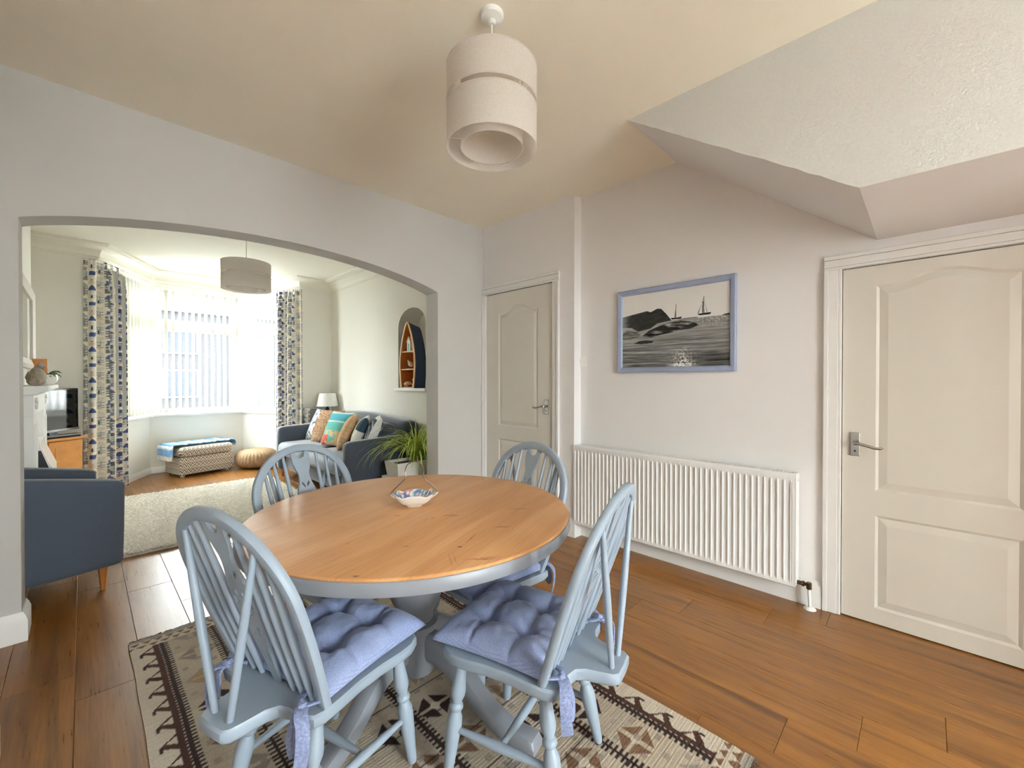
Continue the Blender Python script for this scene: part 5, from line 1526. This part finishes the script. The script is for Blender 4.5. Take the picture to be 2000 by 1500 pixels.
for k in range(10):
    a = PI / 2 + PI * k / 5; r = 0.085 if k % 2 == 0 else 0.036; pts.append((r * math.cos(a), 0.07 + r * math.sin(a)))
g = G(); g.prism(pts, 0.0, 0.016, lambda u, v, d: (d + v * 0.25, u, v)); zm = min(v[2] for v in g.v); g.v = [(a, b, c - zm) for a, b, c in g.v]; g.obj('star', M['shell'], sf, bevel=0.004)
sh_ = put_on('sea_shell', 'round cream sea shell at the foot of the boat shelf', 'ornament', 0.035, 0.06, SH[0])
g = G(); rg = []
for k in range(26):
    a = k * 0.62; r = 0.040 * (0.90 ** k); cx = 0.028 * (0.92 ** k)
    rg.append([(cx * math.cos(a) + r * math.cos(b) * math.cos(a), k * 0.0016 + r * math.sin(b) * 0.9, 0.040 + cx * math.sin(a) * 0.6 + r * math.cos(b) * math.sin(a) * 0.9) for b in np.linspace(0, 2 * PI, 11)[:-1]])
g.rings(rg); zm = min(v[2] for v in g.v); g.v = [(a, b, c - zm) for a, b, c in g.v]; g.obj('shell_whorl', M['shell'], sh_, smooth=True)

# ------------------------------------------------------------------ plant by the right jamb
ps = thing('plant_stand', 'white plant stand with tapered legs behind the right jamb of the arch', 'plant stand', (2.26, 3.68, 0))
g = G(); g.box(-0.20, 0.20, -0.15, 0.15, 0.30, 0.325); g.box(-0.17, 0.17, -0.12, 0.12, 0.25, 0.30); g.obj('top', M['planter'], ps, bevel=0.004)
for sx in (-1, 1):
    for sy in (-1, 1):
        g = G(); q = Vector((sx * 0.165, sy * 0.115, 0.27)); b = Vector((sx * 0.185, sy * 0.13, 0)); g.tube([b, q], [0.012, 0.02], 10); g.v = [(a_, b_, max(0, c_)) for a_, b_, c_ in g.v]; g.obj('leg', M['planter'], ps, smooth=True)
pl_ = thing('spider_plant', 'arching spider plant in a white trough beside the right jamb of the arch', 'plant', (2.26, 3.68, 0.325))
g = G()
g.prism([(-0.165, -0.105), (0.165, -0.105), (0.165, 0.105), (-0.165, 0.105)], 0, 0.012, ID)
ro = [(-0.165, -0.105, 0.0), (0.165, -0.105, 0.0), (0.165, 0.105, 0.0), (-0.165, 0.105, 0.0)]
ro2 = [(-0.185, -0.125, 0.145), (0.185, -0.125, 0.145), (0.185, 0.125, 0.145), (-0.185, 0.125, 0.145)]
ri2 = [(-0.170, -0.110, 0.145), (0.170, -0.110, 0.145), (0.170, 0.110, 0.145), (-0.170, 0.110, 0.145)]
ri = [(-0.152, -0.092, 0.012), (0.152, -0.092, 0.012), (0.152, 0.092, 0.012), (-0.152, 0.092, 0.012)]
g = G(); g.rings([ro, ro2, ri2, ri]); g.obj('planter', M['planter'], pl_, bevel=0.003)
g = G(); g.box(-0.16, 0.16, -0.10, 0.10, 0.10, 0.118); g.obj('soil', M['soil'], pl_)
g = G(); rr = random.Random(21)
for k in range(230):
    a = rr.uniform(0, 2 * PI); r0 = rr.uniform(0, 0.045); L = rr.uniform(0.42, 0.80); el = rr.uniform(0.95, 1.5)
    wv = rr.uniform(0.0035, 0.0065); dr = rr.uniform(1.3, 2.4)
    p = Vector((0.10 + r0 * math.cos(a), r0 * math.sin(a), 0.115)); d = Vector((math.cos(a) * math.cos(el), math.sin(a) * math.cos(el), math.sin(el)))
    side = Vector((-math.sin(a), math.cos(a), 0)); n_ = 10; vs = []
    for i in range(n_ + 1):
        t = i / n_; w_ = wv * (1 - t ** 3) * (0.6 + 0.4 * min(1, t * 5))
        vs += [p - side * w_, p + Vector((0, 0, -0.0015)), p + side * w_]
        e = el - dr * (t ** 1.1) * 1.25
        p = p + Vector((math.cos(a) * math.cos(e), math.sin(a) * math.cos(e), math.sin(e))) * (L / n_)
        lx = p.x; 
        if p.x + 2.26 > XL - 0.02: p.x = XL - 0.02 - 2.26
        if p.y + 3.68 < YL + 0.015 and p.x + 2.26 > 2.21: p.y = YL + 0.015 - 3.68
    fs = []
    for i in range(n_):
        b = i * 3; fs += [(b, b + 1, b + 4, b + 3), (b + 1, b + 2, b + 5, b + 4)]
    g.add(vs, fs)
f = g.obj('foliage', M['leaf'], pl_, smooth='all', recalc=False); f['kind'] = 'stuff'

# ------------------------------------------------------------------ fireplace, mirror, mantel ornaments
fp = thing('fireplace', 'white carved fire surround with mantel shelf on the chimney breast', 'fireplace', (-0.330, 4.965, 0))
for y0_, y1_ in ((-0.67, -0.40), (0.40, 0.67)):
    g = G(); g.box(0.0, 0.095, y0_, y1_, 0, 1.02); g.box(0.0, 0.108, y0_ - 0.008, y1_ + 0.008, 0, 0.14); g.obj('pilaster', M['trim'], fp, bevel=0.004)
    g = G(); g.box(0.095, 0.101, y0_ + 0.035, y1_ - 0.035, 0.19, 0.21); g.box(0.095, 0.101, y0_ + 0.035, y1_ - 0.035, 0.94, 0.96)
    g.box(0.095, 0.101, y0_ + 0.035, y0_ + 0.055, 0.21, 0.94); g.box(0.095, 0.101, y1_ - 0.055, y1_ - 0.035, 0.21, 0.94); g.obj('moulding', M['trim'], fp)
g = G(); g.box(0.0, 0.095, -0.67, 0.67, 1.02, 1.165); g.obj('frieze', M['trim'], fp, bevel=0.004)
for yc in (-0.535, 0.535):
    g = G()
    for k in range(14):
        a = k * 0.55; r = 0.05 - 0.003 * k
        g.lathe([(0.0, 0.012), (0.008, 0.009), (0.012, 0.0)], 8, (0, 0, 0)) if k == 0 else None
        g.tube([(0.097, yc + r * math.cos(a), 1.093 + r * math.sin(a)), (0.101, yc + (r - .002) * math.cos(a + .5), 1.093 + (r - .002) * math.sin(a + .5))], 0.008, 6)
    g.v = [(max(v[0], 0.094), v[1], v[2]) for v in g.v if True]
    g.obj('carving', M['trim'], fp, smooth=True)
sp_ = [(0.0, 1.165), (0.118, 1.165), (0.128, 1.178), (0.150, 1.186), (0.169, 1.192), (0.169, 1.216), (0.162, 1.224), (0.0, 1.224)]
g = G(); g.prism(sp_, -0.765, 0.772, lambda u, v, d: (u, d, v)); g.obj('mantel_shelf', M['trim'], fp, bevel=0.003)
g = G(); g.box(0.0, 0.03, -0.40, 0.40, 0, 1.02); g.obj('slip', M['trim'], fp)
g = G(); g.box(0.03, 0.034, -0.27, 0.27, 0.02, 0.78); g.obj('fire_opening', M['dark'], fp)
g = G(); g.prism([(0.034, 0.80), (0.105, 0.80), (0.105, 0.765), (0.17, 0.58), (0.17, 0.0), (0.034, 0.0)], -0.235, 0.235, lambda u, v, d: (u, d, v)); g.obj('fire_hood', M['white_ceramic'], fp, bevel=0.004)
g = G(); g.prism([(0.045, 0.735), (0.105, 0.735), (0.145, 0.60), (0.145, 0.05), (0.045, 0.05)], -0.240, -0.234, lambda u, v, d: (u, d, v)); g.obj('hood_side_panel', M['black'], fp)
MZ = 1.224
mr = thing('wall_mirror', 'pale framed mirror above the mantel, seen almost edge on', 'mirror', (-0.330, 5.05, 1.36))
g = G(); sweep2d(g, [(-0.62, 0), (0.64, 0), (0.64, 0.68), (-0.62, 0.68)], [(0, 0.002), (0, 0.030), (0.03, 0.036), (0.075, 0.022), (0.075, 0.002)], lambda u, v, d: (d, u, v), closed=True); g.obj('mirror_frame', M['mirror_frame'], mr)
g = G(); g.box(0.006, 0.012, -0.56, 0.58, 0.06, 0.62); g.obj('mirror_glass', M['mirror'], mr)
dw = thing('driftwood_piece', 'grey weathered driftwood sculpture on the mantel shelf', 'ornament', (-0.232, 4.60, MZ))
g = G(); rg = []
for k in range(12):
    t = k / 11; y_ = -0.30 + 0.52 * t; hh = 0.035 + 0.085 * math.sin(PI * t * 0.8 + 0.2) ** 1.5; wd = 0.034 * (0.4 + math.sin(PI * min(1, t + .08)))
    rg.append([(wd * math.cos(a) * (1 + 0.2 * math.sin(3 * a + k)), y_ + 0.012 * math.sin(5 * a + k), max(0, hh * (0.5 + 0.5 * math.sin(a)) * (1 + 0.14 * math.sin(2 * a + 1.7 * k)))) for a in np.linspace(0, 2 * PI, 13)[:-1]])
g.rings(rg); g.obj('driftwood_body', M['driftwood'], dw, smooth=True)
g = G(); g.tube([(0, 0.10, 0.13), (0.01, 0.16, 0.16), (0.02, 0.20, 0.15), (0.015, 0.25, 0.12)], [0.02, 0.016, 0.012, 0.004], 8); g.obj('branch', M['driftwood'], dw, smooth=True)
wb = thing('white_planter_bowl', 'white ceramic bowl with trailing greenery at the far end of the mantel', 'bowl', (-0.215, 5.16, MZ))
g = G(); g.lathe([(0.0, 0.0), (0.035, 0.0), (0.06, 0.02), (0.072, 0.055), (0.066, 0.085), (0.060, 0.085), (0.064, 0.055), (0.05, 0.02), (0.0, 0.012)], 28); g.obj('bowl', M['white_ceramic'], wb, smooth=True)
g = G(); rr = random.Random(4)
for k in range(34):
    a = rr.uniform(0, 2 * PI); L = rr.uniform(0.05, 0.11); p = Vector((0.02 * math.cos(a), 0.02 * math.sin(a), 0.08)); e = rr.uniform(0.2, 1.2); q = []
    for i in range(5): q.append(tuple(p)); p = p + Vector((math.cos(a) * math.cos(e), math.sin(a) * math.cos(e), math.sin(e))) * L / 4; e -= 0.5
    g.tube(q, [0.003, 0.006, 0.006, 0.004, 0.001], 5)
g.obj('greenery', M['leaf_dark'], wb, smooth=True)['kind'] = 'stuff'
ab = thing('wooden_block', 'upright amber wooden block on the mantel behind the driftwood', 'ornament', (-0.262, 5.50, MZ))
g = G(); g.box(-0.045, 0.045, -0.03, 0.03, 0.0, 0.225); g.obj('block', M['amber'], ab, bevel=0.004)
g = G(); g.box(-0.055, 0.055, -0.04, 0.04, 0.0, 0.012); g.obj('plinth', M['amber'], ab, bevel=0.002)

# ------------------------------------------------------------------ television corner
ta = math.atan2(0.6, 0.8)
tc = thing('tv_cabinet', 'pine corner cabinet under the television', 'cabinet', (-0.33, 6.18, 0), ta)
g = G(); g.box(-0.30, 0.30, -0.13, 0.12, 0.05, 0.665); g.obj('body', M['pine'], tc, bevel=0.004)
g = G(); g.box(-0.32, 0.32, -0.165, 0.13, 0.665, 0.69); g.obj('top', M['pine'], tc, bevel=0.006)
g = G(); g.box(-0.31, 0.31, -0.14, 0.125, 0.0, 0.05); g.obj('plinth', M['pine'], tc)
for a_, b_ in ((-0.29, -0.004), (0.004, 0.29)):
    g = G(); g.box(a_, b_, -0.148, -0.131, 0.06, 0.655); d_ = g.obj('cabinet_door', M['pine'], tc, bevel=0.004)
    g = G(); g.box(a_ + 0.05, b_ - 0.05, -0.154, -0.148, 0.12, 0.60); g.obj('panel', M['pine'], d_, bevel=0.004)
    xk = b_ - 0.03 if a_ < -0.1 else a_ + 0.03
    g = G(); g.lathe([(0.0, 0.0), (0.008, 0.0), (0.008, 0.012), (0.014, 0.02), (0.0, 0.026)], 12); g.xf(Matrix.Translation((xk, -0.148, 0.36)) @ Matrix.Rotation(PI / 2, 4, 'X')); g.obj('knob', M['leg_wood'], d_, smooth=True)
dv = thing('set_top_box', 'flat silver and black set-top box on the pine cabinet', 'set-top box', (-0.300, 6.165, 0.69), ta)
g = G(); g.box(-0.18, 0.25, -0.135, -0.065, 0.0, 0.034); g.obj('case', M['black'], dv, bevel=0.003)
g = G(); g.box(-0.18, 0.25, -0.138, -0.1352, 0.018, 0.033); g.obj('fascia', M['silver'], dv)
tv = thing('television', 'flat black television reflecting the blinds, angled in the alcove', 'television', (-0.185, 6.145, 0.69), math.atan2(0.847, 0.531))
g = G(); g.box(-0.31, 0.31, 0.02, 0.055, 0.06, 0.49); g.obj('case', M['black'], tv, bevel=0.005)
g = G(); g.box(-0.292, 0.292, 0.0175, 0.0198, 0.085, 0.472); g.obj('screen', M['screen'], tv)
g = G(); g.box(-0.31, 0.31, 0.012, 0.0198, 0.060, 0.082); g.obj('speaker_strip', M['silver'], tv, bevel=0.002)
g = G(); g.box(-0.05, 0.05, 0.03, 0.05, 0.008, 0.065); g.box(-0.17, 0.17, 0.01, 0.10, 0.0, 0.010); g.obj('stand', M['black'], tv, bevel=0.003)

# ------------------------------------------------------------------ the street outside the bay and the yard behind
g = G(); g.box(-40, 40, -40, YR - 0.12, -0.25, -0.15)
struct(g.obj('bounce_ground', M['bounce_ground']), 'added pale ground behind the house bouncing daylight up to the ceiling', 'bounce_ground')
g = G(); g.box(-40, 40, 7.9, 60, -0.75, -0.55)
struct(g.obj('ground_outside', M['pave']), 'pale paving outside the windows', 'ground')
g = G(); g.box(-40, 40, 11.5, 17.0, -0.56, -0.54)
struct(g.obj('road', M['road']), 'grey street beyond the bay window', 'road')
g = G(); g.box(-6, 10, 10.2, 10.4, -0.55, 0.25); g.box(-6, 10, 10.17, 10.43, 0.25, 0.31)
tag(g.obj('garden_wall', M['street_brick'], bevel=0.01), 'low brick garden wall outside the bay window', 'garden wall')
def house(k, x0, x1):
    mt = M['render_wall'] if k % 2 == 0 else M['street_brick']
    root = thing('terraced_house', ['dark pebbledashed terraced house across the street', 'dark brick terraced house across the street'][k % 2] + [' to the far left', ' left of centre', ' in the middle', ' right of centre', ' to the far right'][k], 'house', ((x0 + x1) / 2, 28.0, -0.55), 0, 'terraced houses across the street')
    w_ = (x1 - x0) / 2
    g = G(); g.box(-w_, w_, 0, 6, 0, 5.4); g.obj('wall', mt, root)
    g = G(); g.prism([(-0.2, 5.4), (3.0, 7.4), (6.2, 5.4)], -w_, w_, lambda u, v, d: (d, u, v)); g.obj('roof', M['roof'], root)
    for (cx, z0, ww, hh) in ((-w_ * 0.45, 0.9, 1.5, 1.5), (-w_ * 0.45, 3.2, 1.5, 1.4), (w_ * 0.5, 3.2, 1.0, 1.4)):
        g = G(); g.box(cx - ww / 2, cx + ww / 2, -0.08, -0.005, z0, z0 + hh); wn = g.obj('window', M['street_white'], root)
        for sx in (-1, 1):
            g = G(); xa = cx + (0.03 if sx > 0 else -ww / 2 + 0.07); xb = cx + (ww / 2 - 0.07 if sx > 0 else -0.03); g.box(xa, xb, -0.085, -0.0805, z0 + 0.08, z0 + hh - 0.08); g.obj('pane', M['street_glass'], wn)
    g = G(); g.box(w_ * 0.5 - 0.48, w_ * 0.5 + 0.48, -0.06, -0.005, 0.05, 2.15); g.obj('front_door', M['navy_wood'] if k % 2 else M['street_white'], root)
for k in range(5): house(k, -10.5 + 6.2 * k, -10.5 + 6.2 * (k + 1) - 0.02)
g = G(); g.box(-10, 12, -12.2, -12.0, -0.15, 1.9)
tag(g.obj('yard_wall', M['pave']), 'pale rendered yard wall behind the house', 'garden wall')
